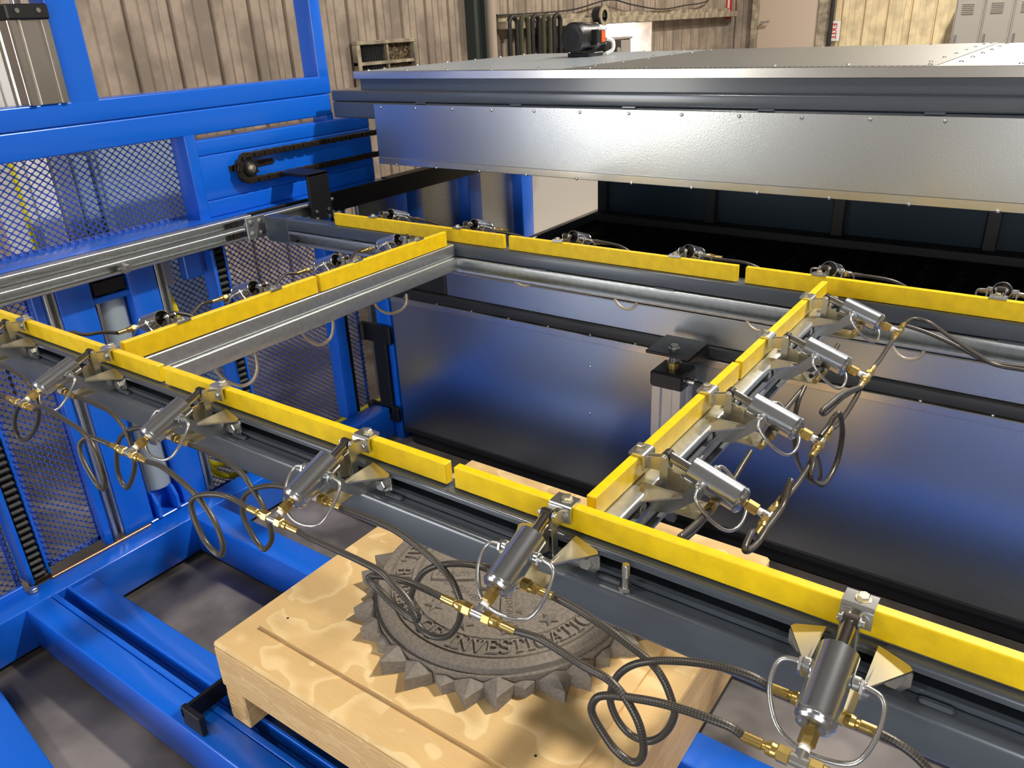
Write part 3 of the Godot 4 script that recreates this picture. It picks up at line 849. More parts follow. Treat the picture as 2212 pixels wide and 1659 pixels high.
func build_side_frame() -> void:
	var t := thing("side_frame", "glossy blue welded steel side frame with upright posts and a chain plate at the left", "machine frame", Vector3(-4.83, -3.2, -2.6))
	var x := -4.75
	var xc := -4.835
	part(t, "upper_beam", mb().bar(Vector3(xc, -0.351, -0.3), Vector3(xc, -0.351, -4.33), 0.17, 0.122), M.blue)
	part(t, "lower_beam", mb().bar(Vector3(xc, -0.49, -0.3), Vector3(xc, -0.49, -4.31), 0.17, 0.15), M.blue)
	part(t, "upright", mb().bar(Vector3(xc, -0.3, -2.472), Vector3(xc, 2.4, -2.472), 0.176, 0.17, Vector3.RIGHT), M.blue)
	part(t, "upright", mb().bar(Vector3(xc, -0.3, -4.285), Vector3(xc, 2.4, -4.285), 0.1, 0.17, Vector3.RIGHT), M.blue)
	part(t, "upright", mb().bar(Vector3(xc, -0.3, -1.86), Vector3(xc, 2.4, -1.86), 0.3, 0.17, Vector3.RIGHT), M.blue)
	part(t, "chain_plate", mb().bar(Vector3(xc, -0.65, -3.12), Vector3(xc, -0.65, -4.685), 0.17, 0.1), M.blue)
	part(t, "chain_plate", mb().bar(Vector3(xc, -0.845, -3.12), Vector3(xc, -0.845, -4.685), 0.17, 0.288), M.blue)
	part(t, "chain_plate", mb().bar(Vector3(xc, -1.045, -3.12), Vector3(xc, -1.045, -4.685), 0.17, 0.11), M.blue)
	part(t, "plate_upright", mb().bar(Vector3(xc, -1.1, -3.085), Vector3(xc, -0.56, -3.085), 0.08, 0.17, Vector3.RIGHT), M.blue)
	part(t, "spacer", mb().bx(Vector3(-4.92, -0.61, -4.33), Vector3(-4.76, -0.55, -4.27)), M.blue)
	part(t, "ledge", mb().bar(Vector3(-4.785, -1.17, -0.4), Vector3(-4.785, -1.17, -4.7), 0.33, 0.14), M.blue)
	part(t, "rail_angle", mb().bx(Vector3(-4.615, -1.235, -7.6), Vector3(-4.585, -1.09, -0.4), 0.004).bx(Vector3(-4.7, -1.11, -7.6), Vector3(-4.6, -1.09, -4.7), 0.004), M.black)
	# lift station posts under the ledge
	for e in [[-2.15, -1.95], [-2.56, -2.38]]:
		part(t, "lift_post", mb().bar(Vector3(-4.675, -2.93, (e[0] + e[1]) * 0.5), Vector3(-4.675, -1.24, (e[0] + e[1]) * 0.5), e[1] - e[0], 0.15, Vector3.RIGHT), M.blue)
	part(t, "post_flange", mb().bx(Vector3(-4.7, -2.93, -1.885), Vector3(-4.63, -1.24, -1.83), 0.006), M.blue)
	part(t, "guide_rail", mb().strut(Vector3(-4.64, -2.9, -1.917), Vector3(-4.64, -1.24, -1.917), Vector3.RIGHT, 0.062, 0.07), M.galv)
	part(t, "guide_rail", mb().strut(Vector3(-4.64, -2.9, -2.597), Vector3(-4.64, -1.24, -2.597), Vector3.RIGHT, 0.062, 0.07), M.galv)
	var c := part(t, "lift_cylinder", mb().cyl(Vector3(-4.74, -2.74, -2.29), Vector3(-4.74, -1.36, -2.29), 0.1, 24, 0.006), M.grey_paint)
	part(c, "end_cap", mb().bx(Vector3(-4.85, -1.36, -2.375), Vector3(-4.62, -1.27, -2.17), 0.008), M.black)
	part(t, "guide_rod", mb().cyl(Vector3(-4.66, -2.72, -2.185), Vector3(-4.66, -1.3, -2.185), 0.016, 12), M.chrome)
	part(t, "cross_bracket", mb().bx(Vector3(-4.75, -1.4, -2.4), Vector3(-4.61, -1.365, -2.13), 0.005), M.blue)
	part(t, "foot_block", mb().bx(Vector3(-4.85, -3.0, -2.42), Vector3(-4.7, -2.74, -2.12), 0.006).bx(Vector3(-4.85, -2.93, -2.42), Vector3(-4.59, -2.9, -2.12), 0.006), M.blue)
	for z in [-2.2, -2.34]:
		part(t, "gusset", mb().prism(PackedVector2Array([Vector2(-0.1, 0), Vector2(0.02, 0), Vector2(0.02, 0.1), Vector2(-0.02, 0.17), Vector2(-0.1, 0.17)]), Vector3(-4.6, -2.9, z), Vector3.RIGHT, Vector3.UP, Vector3(0, 0, 0.02)), M.blue)
	part(t, "rear_leg", mb().bar(Vector3(-4.66, -2.93, -3.975), Vector3(-4.66, -1.24, -3.975), 0.11, 0.12, Vector3.RIGHT), M.blue)
	part(t, "rear_leg", mb().bar(Vector3(-4.4, -3.2, -4.33), Vector3(-4.4, -1.3, -4.33), 0.16, 0.16, Vector3.RIGHT), M.blue)
	part(t, "black_strip", mb().bx(Vector3(-4.68, -2.93, -4.075), Vector3(-4.62, -1.24, -4.045)), M.black)
	var h := part(t, "hinge_plate", mb().bx(Vector3(-4.62, -2.32, -4.24), Vector3(-4.3, -2.16, -4.2), 0.01).bx(Vector3(-4.5, -2.95, -4.24), Vector3(-4.36, -2.3, -4.2), 0.01).bx(Vector3(-4.62, -3.02, -4.24), Vector3(-4.3, -2.88, -4.2), 0.01), M.black)
	for y in [-2.24, -2.95]:
		part(h, "hinge_knuckle", mb().cyl(Vector3(-4.6, y - 0.07, -4.2), Vector3(-4.6, y + 0.07, -4.2), 0.035, 14, 0.005), M.black)
	part(t, "tab", mb().bx(Vector3(-4.7, -1.42, -2.9), Vector3(-4.62, -1.26, -2.78), 0.006), M.blue)
	# rear bay of the same frame: posts with galvanised and white cladding
	for z in [-5.06, -5.9, -6.77]:
		part(t, "bay_post", mb().bar(Vector3(-4.75, -3.2, z), Vector3(-4.75, -1.15, z), 0.2, 0.14, Vector3.RIGHT), M.blue)
	for e in [[-5.82, -5.16, "sheet"], [-6.67, -6.0, "sheet"], [-4.98, -4.5, "sheet"], [-8.7, -6.87, "white"]]:
		part(t, "cladding_panel", mb().bx(Vector3(-4.84, -3.0, e[0]), Vector3(-4.8, -1.15, e[1]), 0.004), M.galv if e[2] == "sheet" else M.off_white)
	part(t, "white_sill", mb().bx(Vector3(-4.8, -2.2, -8.7), Vector3(-4.2, -2.1, -6.9), 0.01), M.off_white)
	guard("blue expanded mesh guard filling the gap above the ledge", -4.965, -1.12, -0.555, -3.12, -0.4)
	guard("tall blue expanded mesh guard between the far left cable carrier and the first lift post", -4.72, -2.92, -1.24, -1.86, -1.5)
	guard("tall blue expanded mesh guard at the left picture edge, left of the cable carrier", -4.8, -3.16, -1.24, -1.36, -0.4)
	guard("tall blue expanded mesh guard behind the left cross rail beyond the lift posts", -4.95, -3.16, -1.24, -4.5, -2.62)
	energy_chain("black cable carrier in a blue trough behind the left cross rail", -4.63, -3.02, -2.93, -1.26)
	energy_chain("black cable carrier in a blue trough at the far lower left", -4.7, -1.43, -2.93, -1.26)
	# drive chain
	t = thing("drive_chain", "dark roller chain running round a sprocket on the blue chain plate", "chain", Vector3(-4.72, -0.82, -3.455))
	var la := mb().bx(Vector3(0.012, -0.02, -0.031), Vector3(0.019, 0.02, 0.031), 0.008).bx(Vector3(-0.019, -0.02, -0.031), Vector3(-0.012, 0.02, 0.031), 0.008).cyl(Vector3(-0.024, 0, 0.02), Vector3(0.024, 0, 0.02), 0.013, 8).cyl(Vector3(-0.024, 0, -0.02), Vector3(0.024, 0, -0.02), 0.013, 8).build(Vector3.ZERO, S)
	var lb := mb().bx(Vector3(0.004, -0.017, -0.031), Vector3(0.011, 0.017, 0.031), 0.008).bx(Vector3(-0.011, -0.017, -0.031), Vector3(-0.004, 0.017, 0.031), 0.008).build(Vector3.ZERO, S)
	var i := 0
	var z := 0.0
	while z < 1.5:
		for sg in [-1.0, 1.0]:
			piece(t, "link", la if i % 2 == 0 else lb, M.chain, Vector3(0.02, 0.083 * sg, -z))
		z += 0.043
		i += 1
	for k in 6:
		var a := PI * (k + 0.5) / 6.0
		piece(t, "link", la if k % 2 == 0 else lb, M.chain, Vector3(0.02, 0.083 * cos(a), 0.083 * sin(a)), Basis(Vector3.RIGHT, a))
	var sp := PackedVector2Array()
	for k in 48:
		var a := TAU * k / 48.0
		var r := 0.078 if k % 4 < 2 else 0.066
		sp.append(Vector2(cos(a) * r, sin(a) * r))
	var s := part(t, "sprocket", mb().prism(sp, Vector3(-4.71, -0.82, -3.455), Vector3.UP, Vector3.BACK, Vector3(0.018, 0, 0)).cyl(Vector3(-4.75, -0.82, -3.455), Vector3(-4.675, -0.82, -3.455), 0.045, 20, 0.004), M.black)
	part(s, "washer", mb().cyl(Vector3(-4.676, -0.82, -3.455), Vector3(-4.666, -0.82, -3.455), 0.033, 20), M.zinc)
	hex_bolt(s, "bolt", Vector3(-4.666, -0.82, -3.455), Vector3.RIGHT, 0.018, M.gold)
	part(t, "adjuster_arm", mb().bx(Vector3(-4.752, -0.83, -3.7), Vector3(-4.742, -0.79, -3.33), 0.002), M.chain)
	# air cylinder standing on the beam between the two left uprights
	t = thing("air_cylinder", "silver extruded air cylinder with a black end cap standing on the upper blue beam", "air cylinder", Vector3(-4.83, -0.29, -2.275))
	var prof := PackedVector2Array()
	for q in 4:
		var r0 := Vector2.RIGHT.rotated(PI * 0.5 * q)
		var r1 := Vector2.RIGHT.rotated(PI * 0.5 * (q + 1))
		prof.append(r0 * 0.092 - r1 * 0.045)
		prof.append(r0 * 0.092 + r1 * 0.045)
		prof.append(r0 * 0.08 + r1 * 0.055)
		prof.append(r0 * 0.084 + r1 * 0.068)
		prof.append(r0 * 0.1 + r1 * 0.07)
		prof.append(r0 * 0.1 + r1 * 0.1)
		prof.append(r0 * 0.07 + r1 * 0.1)
		prof.append(r0 * 0.068 + r1 * 0.084)
		prof.append(r0 * 0.055 + r1 * 0.08)
	part(t, "body", mb().prism(prof, Vector3(-4.83, -0.29, -2.275), Vector3.RIGHT, Vector3.BACK, Vector3(0, 0.42, 0)), M.alu)
	var cp := part(t, "end_cap", mb().box(Vector3(-4.83, 0.17, -2.275), Vector3(0.22, 0.075, 0.22), 0.008), M.black)
	for e in [-0.055, 0.055]:
		part(cp, "port", mb().cyl(Vector3(-4.722, 0.175, -2.275 + e), Vector3(-4.716, 0.175, -2.275 + e), 0.012, 12), M.zinc)
	part(t, "piston_rod", mb().cyl(Vector3(-4.83, 0.2, -2.275), Vector3(-4.83, 1.6, -2.275), 0.025, 14), M.chrome)
	# black inverted L bracket at the frame corner
	t = thing("corner_bracket", "black folded steel bracket standing at the rear left corner of the clamp frame", "bracket", Vector3(-4.45, -1.2, -3.78))
	part(t, "upright", mb().bx(Vector3(-4.418, -1.215, -3.88), Vector3(-4.395, -0.885, -3.69), 0.004), M.black)
	part(t, "arm", mb().bx(Vector3(-4.7, -0.905, -3.88), Vector3(-4.395, -0.885, -3.69), 0.004), M.black)
	for e in [[-1.15, -3.84], [-1.15, -3.73], [-1.2, -3.73], [-1.2, -3.84]]:
		part(t, "bolt", mb().cyl(Vector3(-4.395, e[0], e[1]), Vector3(-4.385, e[0], e[1]), 0.013, 10, 0.003), M.zinc)
	# yellow cables tied to the lift post
	single("yellow_cable", mb().tube(smooth(pts([-4.83, -1.24, -2.69, -4.8, -1.45, -2.7, -4.78, -1.65, -2.735, -4.78, -2.0, -2.74, -4.78, -2.5, -2.72, -4.8, -2.8, -2.72, -4.8, -2.95, -2.8, -4.8, -3.02, -2.95, -4.8, -3.04, -3.3, -4.8, -3.04, -4.6])), 0.024, 8), M.cable, "thick yellow cable hanging beside the second lift post, the outer one", "cable", Vector3(-4.8, -3.04, -2.8), "yellow cables")
	single("yellow_cable", mb().tube(smooth(pts([-4.87, -1.24, -2.68, -4.85, -1.5, -2.7, -4.84, -1.7, -2.71, -4.84, -2.2, -2.72, -4.84, -2.6, -2.7, -4.84, -2.82, -2.75, -4.84, -2.9, -2.86, -4.84, -2.94, -3.1, -4.84, -3.0, -3.5])), 0.022, 8), M.cable, "thick yellow cable hanging beside the second lift post, the inner one", "cable", Vector3(-4.84, -3.0, -2.8), "yellow cables")
	single("terminal_box", mb().bx(Vector3(-4.94, -1.5, -2.84), Vector3(-4.88, -1.22, -2.72), 0.006), M.white, "small white box behind the yellow cables under the left rail", "box", Vector3(-4.91, -1.5, -2.78))


func build_base() -> void:
	var t := thing("base_frame", "blue welded base frame with a slotted front beam lying on the floor", "machine base", Vector3(-1.7, -3.2, -2.2))
	var y := -2.9 - 0.135
	part(t, "side_beam", mb().bar(Vector3(-4.487, y, -0.6), Vector3(-4.487, y, -4.23), 0.17, 0.27), M.blue)
	part(t, "sill", mb().bx(Vector3(-4.575, -2.9, -2.1), Vector3(-4.55, -2.885, -1.45), 0.003), M.bronze)
	part(t, "front_beam", mb().bar(Vector3(-4.4, y, -1.292), Vector3(1.5, y, -1.292), 0.138, 0.27), M.blue)
	part(t, "front_strip", mb().bar(Vector3(-4.4, -2.925, -1.379), Vector3(1.5, -2.925, -1.379), 0.03, 0.05, Vector3.UP, 0.004), M.blue)
	part(t, "inner_beam", mb().bar(Vector3(-4.4, -3.02, -1.545), Vector3(1.5, -3.02, -1.545), 0.14, 0.18).bar(Vector3(-4.4, -2.94, -1.463), Vector3(1.5, -2.94, -1.463), 0.016, 0.08, Vector3.UP, 0.003), M.blue)
	part(t, "cross_beam", mb().bar(Vector3(-4.4, y, -2.4), Vector3(1.5, y, -2.4), 0.19, 0.27), M.blue)
	part(t, "rear_beam", mb().bar(Vector3(-4.4, y, -3.35), Vector3(1.5, y, -3.35), 0.19, 0.27), M.blue)
	part(t, "pallet_rail", mb().bar(Vector3(-1.0, -2.97, -1.2), Vector3(-1.0, -2.97, -3.3), 0.14, 0.14), M.dark)
	part(t, "corner_plate", mb().bx(Vector3(-4.6, -2.99, -1.3), Vector3(-4.57, -2.86, -1.12), 0.004), M.blue)
	hex_bolt(t, "corner_bolt", Vector3(-4.53, -2.895, -1.33), Vector3.UP, 0.024, M.zinc)
	t = thing("stop_block", "small black angle stop on the front beam beside the wooden pallet", "stop", Vector3(-2.82, -2.9, -1.36))
	part(t, "upright", mb().bx(Vector3(-2.905, -2.9, -1.47), Vector3(-2.885, -2.8, -1.24), 0.003), M.black)
	part(t, "foot", mb().bx(Vector3(-2.905, -2.9, -1.27), Vector3(-2.76, -2.79, -1.24), 0.003), M.black)
	# gate lying open at the lower left
	t = thing("guard_gate", "bright blue gate frame with mesh in the bottom left corner", "gate", Vector3(-4.0, -3.2, -0.7))
	var a := Vector3(-4.32, -2.99, -0.82)
	var b := Vector3(-2.6, -2.99, -0.62)
	part(t, "top_rail", mb().bar(a, b, 0.17, 0.18), M.blue)
	part(t, "leg", mb().bx(Vector3(-4.3, -3.2, -0.9), Vector3(-4.1, -3.08, -0.74)).bx(Vector3(-2.9, -3.2, -0.74), Vector3(-2.7, -3.08, -0.58)), M.blue)
	var e := expanded(0.0, 0.0, 0.5, 0.0, 1.7)
	for i in e.v.size():
		var q := e.v[i]
		e.v[i] = a + (b - a).normalized() * q.z + Vector3(0.05, 0.02 + q.x, 0.09 + q.y)
	part(t, "expanded_mesh", e, M.mesh_blue).set_meta("kind", "stuff")


func build_oven() -> void:
	# upper heater hood
	var t := thing("oven_hood", "upper heater hood with galvanised apron, grey beam and perforated roof", "oven hood", Vector3(-1.4, -0.9, -5.3))
	var xl := -4.39
	part(t, "roof_sheet", mb().bx(Vector3(xl, -0.27, -6.52), Vector3(-2.65, -0.26, -4.26), 0.002), M.roof)
	part(t, "roof_sheet", mb().bx(Vector3(-2.655, -0.267, -6.52), Vector3(-0.67, -0.255, -4.26), 0.002), M.perf)
	part(t, "roof_sheet", mb().bx(Vector3(-0.675, -0.27, -6.52), Vector3(2.0, -0.26, -4.26), 0.002), M.roof)
	part(t, "roof_edge_trim", mb().bx(Vector3(xl, -0.308, -4.275), Vector3(2.0, -0.257, -4.23), 0.003), M.alu)
	part(t, "roof_tray", mb().bx(Vector3(xl + 0.02, -0.42, -6.5), Vector3(2.0, -0.27, -4.27), 0.004), M.grey)
	part(t, "front_beam", mb().bar(Vector3(-4.6, -0.418, -4.385), Vector3(2.0, -0.418, -4.385), 0.37, 0.074, Vector3.UP, 0.012), M.grey)
	part(t, "front_beam", mb().bar(Vector3(-4.6, -0.514, -4.33), Vector3(2.0, -0.514, -4.33), 0.26, 0.112, Vector3.UP, 0.012), M.grey)
	for k in 8:
		part(t, "weld_bead", mb().box(Vector3(-3.75 + k * 0.78, -0.457, -4.2), Vector3(0.09, 0.02, 0.014), 0.006), M.grey)
	part(t, "apron", mb().bx(Vector3(-4.17, -0.83, -4.192), Vector3(2.0, -0.466, -4.178), 0.002), M.sheet)
	part(t, "apron_flange", mb().bx(Vector3(-4.17, -0.872, -4.196), Vector3(2.0, -0.826, -4.17), 0.003), M.alu)
	part(t, "inner_shell", mb().bx(Vector3(-4.1, -0.85, -6.5), Vector3(2.0, -0.56, -6.46)).bx(Vector3(-4.1, -0.85, -6.5), Vector3(-4.07, -0.56, -4.25)).bx(Vector3(-4.1, -0.6, -6.5), Vector3(2.0, -0.56, -4.3)), M.dark)
	var sc := mb().lathe(Vector3.ZERO, Vector3.UP, [Vector2(0, 0.011), Vector2(0.006, 0.009), Vector2(0.009, 0.004), Vector2(0.009, 0)], 8).build(Vector3.ZERO, S)
	var o: Vector3 = org[t]
	for k in 13:
		piece(t, "screw", sc, M.zinc, Vector3(-4.1 + k * 0.32, -0.487, -4.178) - o, Basis(Vector3.RIGHT, PI / 2))
		piece(t, "screw", sc, M.zinc, Vector3(-4.0 + k * 0.37, -0.868, -4.17) - o, Basis(Vector3.RIGHT, PI / 2))
		piece(t, "screw", sc, M.zinc, Vector3(-4.3 + k * 0.36, -0.257, -4.3) - o)
		piece(t, "screw", sc, M.zinc, Vector3(-4.3 + k * 0.36, -0.259, -6.42) - o)
	for k in 6:
		for x in [-4.34, -2.72, -2.58, -0.73, -0.6]:
			piece(t, "screw", sc, M.zinc, Vector3(x, -0.257, -4.5 - k * 0.36) - o)
	# lower heater bank
	t = thing("lower_oven", "lower heater bank with galvanised front panel, black louvred tray and dark back panels", "oven", Vector3(-1.3, -3.2, -5.3))
	o = org[t]
	part(t, "front_panel", mb().bx(Vector3(-4.24, -3.02, -4.215), Vector3(2.0, -1.925, -4.2), 0.002), M.sheet)
	part(t, "top_flange", mb().bx(Vector3(-4.24, -1.93, -4.22), Vector3(2.0, -1.882, -4.192), 0.003), M.alu)
	part(t, "bottom_flange", mb().bx(Vector3(-4.235, -3.065, -4.22), Vector3(2.0, -3.02, -4.192), 0.003), M.dark)
	part(t, "band", mb().bar(Vector3(-4.24, -1.846, -4.27), Vector3(2.0, -1.846, -4.27), 0.12, 0.07, Vector3.UP, 0.01), M.dark)
	part(t, "band", mb().bx(Vector3(-4.24, -1.812, -4.9), Vector3(-3.7, -1.6, -4.24), 0.01), M.dark)
	part(t, "tray_front", mb().bx(Vector3(-3.69, -1.81, -4.3), Vector3(2.0, -1.625, -4.24), 0.006), M.sheet)
	part(t, "tray_side", mb().bx(Vector3(-3.72, -1.9, -6.55), Vector3(-3.66, -1.625, -4.3), 0.006), M.grey)
	part(t, "tray_floor", mb().bx(Vector3(-3.7, -1.95, -6.5), Vector3(2.0, -1.9, -4.3)), M.heater)
	part(t, "body", mb().bx(Vector3(-4.2, -3.18, -6.5), Vector3(2.0, -1.95, -4.24)), M.dark)
	part(t, "rear_lip", mb().bx(Vector3(-3.7, -1.95, -6.52), Vector3(2.0, -1.63, -6.36), 0.006), M.dark)
	var lv := mb().prism(PackedVector2Array([Vector2(-0.05, 0), Vector2(-0.035, 0.05), Vector2(0.035, 0.05), Vector2(0.05, 0)]), Vector3(0, 0, 0), Vector3.RIGHT, Vector3.UP, Vector3(0, 0, 2.04)).build(Vector3.ZERO, S)
	for k in 22:
		piece(t, "heater_channel", lv, M.heater_tube, Vector3(-3.5 + k * 0.225, -1.78, -6.37) - o)
	var w := mb()
	for k in 140:
		w.box(Vector3(-3.66 + k * 0.04, -1.7, -5.33), Vector3(0.004, 0.004, 2.06))
	for k in 52:
		w.box(Vector3(-0.85, -1.697, -6.36 + k * 0.04), Vector3(5.66, 0.004, 0.004))
	part(t, "wire_screen", w, M.heater).set_meta("kind", "stuff")
	for k in 6:
		part(t, "back_panel", mb().bx(Vector3(-3.6 + k * 1.053, -1.66, -6.56), Vector3(-2.6 + k * 1.053, -0.85, -6.52), 0.003), M.dark_panel)
		part(t, "back_post", mb().bx(Vector3(-3.68 + k * 1.053, -1.66, -6.53), Vector3(-3.59 + k * 1.053, -0.85, -6.46), 0.005), M.black)
	for k in 13:
		piece(t, "screw", sc, M.zinc, Vector3(-4.1 + k * 0.33, -1.88, -4.21) - o)
	for e in [-2.1, -2.45]:
		piece(t, "screw", sc, M.zinc, Vector3(-2.45, e, -4.2) - o, Basis(Vector3.RIGHT, PI / 2))
	# actuator in front of the lower panel
	t = thing("panel_actuator", "small air cylinder with black head hanging in front of the lower galvanised panel", "air cylinder", Vector3(-1.76, -2.9, -4.0))
	part(t, "mount_plate", mb().bx(Vector3(-1.9, -1.785, -4.185), Vector3(-1.63, -1.765, -3.9), 0.003).prism(PackedVector2Array([Vector2(0, 0), Vector2(0.3, 0), Vector2(0, -0.1)]), Vector3(-1.64, -1.785, -4.185), Vector3.BACK, Vector3.UP, Vector3(0.015, 0, 0)), M.black)
	hex_bolt(t, "bolt", Vector3(-1.765, -1.765, -4.0), Vector3.UP, 0.026, M.zinc)
	part(t, "rod", mb().cyl(Vector3(-1.765, -1.9, -4.0), Vector3(-1.765, -1.785, -4.0), 0.026, 14), M.chrome)
	part(t, "rod_bush", mb().cyl(Vector3(-1.765, -1.9, -4.0), Vector3(-1.765, -1.85, -4.0), 0.038, 16, 0.003), M.brass)
	part(t, "head", mb().box(Vector3(-1.765, -1.94, -4.0), Vector3(0.21, 0.105, 0.2), 0.015), M.black)
	var bp := PackedVector2Array()
	for q in 4:
		var r0 := Vector2.RIGHT.rotated(PI * 0.5 * q)
		var r1 := Vector2.RIGHT.rotated(PI * 0.5 * (q + 1))
		bp.append(r0 * 0.075 - r1 * 0.03)
		bp.append(r0 * 0.075 + r1 * 0.03)
		bp.append(r0 * 0.088 + r1 * 0.04)
		bp.append(r0 * 0.09 + r1 * 0.09)
		bp.append(r0 * 0.04 + r1 * 0.088)
	part(t, "body", mb().prism(bp, Vector3(-1.765, -2.9, -4.0), Vector3.RIGHT, Vector3.BACK, Vector3(0, 0.91, 0)), M.extrusion)
	var pf := part(t, "port_fitting", mb().cyl(Vector3(-1.66, -1.94, -3.97), Vector3(-1.61, -1.94, -3.97), 0.024, 12, 0.004), M.zinc)
	part(pf, "air_line", mb().tube(smooth(pts([-1.61, -1.94, -3.97, -1.57, -1.95, -3.97, -1.565, -2.02, -3.97, -1.58, -2.2, -3.98, -1.6, -2.6, -4.0])), 0.014, 8), M.rubber)


func clamp_bar(a: Vector3, b: Vector3, h: float, words: String) -> void:
	var up := Vector3(0, h * 0.5, 0)
	single("clamp_bar", mb().box((a + b) * 0.5 - up, Vector3(absf(b.x - a.x) if absf(b.x - a.x) > 0.1 else 0.025, h, absf(b.z - a.z) if absf(b.z - a.z) > 0.1 else 0.025), 0.002), M.yellow, words, "clamp bar", (a + b) * 0.5 - up * 2.0, "yellow clamp bars")


func build_clamp_frame() -> void:
	var t := thing("front_rail", "front rail of the clamp frame, a strut channel on a grey tube", "frame rail", Vector3(-1.7, -1.24, -1.29))
	part(t, "strut_channel", mb().strut(Vector3(-4.3, -1.1015, -1.298), Vector3(1.2, -1.1015, -1.298), Vector3.BACK), M.grey)
	part(t, "tube", mb().bar(Vector3(-4.3, -1.19, -1.29), Vector3(1.2, -1.19, -1.29), 0.126, 0.106, Vector3.UP, 0.016), M.grey)
	for k in 7:
		part(t, "weld_bead", mb().box(Vector3(-3.3 + k * 0.655, -1.133, -1.255), Vector3(0.06, 0.012, 0.018), 0.005), M.grey)
	t = thing("rear_rail", "rear rail of the clamp frame, a grey tube over a strut channel", "frame rail", Vector3(-1.7, -1.24, -3.3))
	part(t, "tube", mb().bar(Vector3(-4.35, -1.115, -3.31), Vector3(1.2, -1.115, -3.31), 0.1, 0.07, Vector3.UP, 0.008), M.grey)
	part(t, "strut_channel", mb().strut(Vector3(-4.35, -1.2, -3.295), Vector3(1.2, -1.2, -3.295), Vector3.BACK, 0.088, 0.075), M.galv)
	for k in 6:
		part(t, "weld_bead", mb().box(Vector3(-3.6 + k * 0.7, -1.153, -3.26), Vector3(0.1, 0.008, 0.01), 0.003), M.grey)
	part(t, "end_plate", mb().bx(Vector3(-4.36, -1.235, -3.33), Vector3(-4.14, -1.075, -3.255), 0.004), M.grey)
	t = thing("left_rail", "double strut rail of the clamp frame running back beside the blue ledge", "frame rail", Vector3(-4.45, -1.2, -2.2))
	part(t, "strut_channel", mb().strut(Vector3(-4.454, -1.1, -0.3), Vector3(-4.454, -1.1, -3.2), Vector3.RIGHT, 0.075), M.galv)
	part(t, "strut_channel", mb().strut(Vector3(-4.454, -1.175, -0.3), Vector3(-4.454, -1.175, -3.2), Vector3.RIGHT, 0.075), M.galv)
	part(t, "strut_channel", mb().strut(Vector3(-4.454, -1.14, -3.25), Vector3(-4.454, -1.14, -3.92), Vector3.RIGHT, 0.11), M.galv)
	var pl := part(t, "splice_plate", mb().bx(Vector3(-4.42, -1.22, -3.29), Vector3(-4.405, -1.075, -3.14), 0.003), M.galv)
	for e in [[-1.11, -3.18], [-1.11, -3.25], [-1.185, -3.18], [-1.185, -3.25]]:
		hex_bolt(pl, "bolt", Vector3(-4.405, e[0], e[1]), Vector3.RIGHT, 0.015, M.zinc)
	hex_bolt(t, "bolt", Vector3(-4.42, -1.185, -2.29), Vector3.RIGHT, 0.026, M.zinc)
	part(t, "spring_nut", mb().bx(Vector3(-4.45, -1.2, -3.1), Vector3(-4.425, -1.07, -3.05), 0.003), M.chain)
	t = thing("left_cross_rail", "left cross rail, two stacked zinc channels under a yellow bar", "frame rail", Vector3(-2.77, -1.23, -2.25))
	part(t, "strut_channel", mb().strut(Vector3(-2.779, -1.114, -1.34), Vector3(-2.779, -1.114, -3.245), Vector3.LEFT), M.galv)
	part(t, "strut_channel", mb().strut(Vector3(-2.769, -1.187, -1.34), Vector3(-2.769, -1.187, -3.245), Vector3.LEFT, 0.076, 0.076), M.galv)
	t = thing("right_cross_rail", "right cross rail, two stacked zinc channels open to the right", "frame rail", Vector3(-0.76, -1.23, -2.25))
	part(t, "strut_channel", mb().strut(Vector3(-0.768, -1.1, -1.34), Vector3(-0.768, -1.1, -3.245), Vector3.RIGHT, 0.068, 0.085), M.galv)
	part(t, "strut_channel", mb().strut(Vector3(-0.768, -1.172, -1.34), Vector3(-0.768, -1.172, -3.245), Vector3.RIGHT, 0.068, 0.085), M.galv)
	var zf := -1.2955
	var zb := -3.2925
	var fx := [-4.3, -2.432, -2.408, -1.168, -1.142, 1.2]
	var fl := ["yellow bar on the front rail at the far left end", "middle yellow front bar, ending at the gap above the pallet", "long yellow bar on the front rail crossing the right foreground"]
	for k in 3:
		clamp_bar(Vector3(fx[2 * k], -1, zf), Vector3(fx[2 * k + 1], -1, zf), 0.06, fl[k])
	var bxs := [-3.714, -2.434, -2.4, -1.167, -1.131, 1.2]
	var bl := ["yellow bar on the rear rail at its left end, meeting the left cross rail", "middle yellow bar on the rear rail between two gaps", "yellow bar on the rear rail running off to the right"]
	for k in 3:
		clamp_bar(Vector3(bxs[2 * k], -1.005, zb), Vector3(bxs[2 * k + 1], -1.005, zb), 0.073, bl[k])
	clamp_bar(Vector3(-2.762, -0.998, -1.346), Vector3(-2.762, -0.998, -2.276), 0.078, "yellow bar on the left cross rail, the longer half near the front")
	clamp_bar(Vector3(-2.757, -0.998, -2.29), Vector3(-2.757, -0.998, -3.19), 0.078, "yellow bar on the left cross rail, the half near the rear rail")
	clamp_bar(Vector3(-0.783, -1, -1.346), Vector3(-0.783, -1, -2.252), 0.062, "yellow bar on the right cross rail, the half near the front")
	clamp_bar(Vector3(-0.78, -1, -2.268), Vector3(-0.78, -1, -3.215), 0.062, "yellow bar on the right cross rail, the half near the rear rail")
	# loose bolt standing on the front tube
	t = thing("loose_bolt", "loose hex bolt standing on its head on the grey front tube", "bolt", Vector3(-0.638, -1.137, -1.245))
	part(t, "head", mb().lathe(Vector3(-0.638, -1.137, -1.245), Vector3.UP, [Vector2(0, 0), Vector2(0, 0.013), Vector2(0.002, 0.0155), Vector2(0.011, 0.0155), Vector2(0.011, 0)], 6), M.zinc)
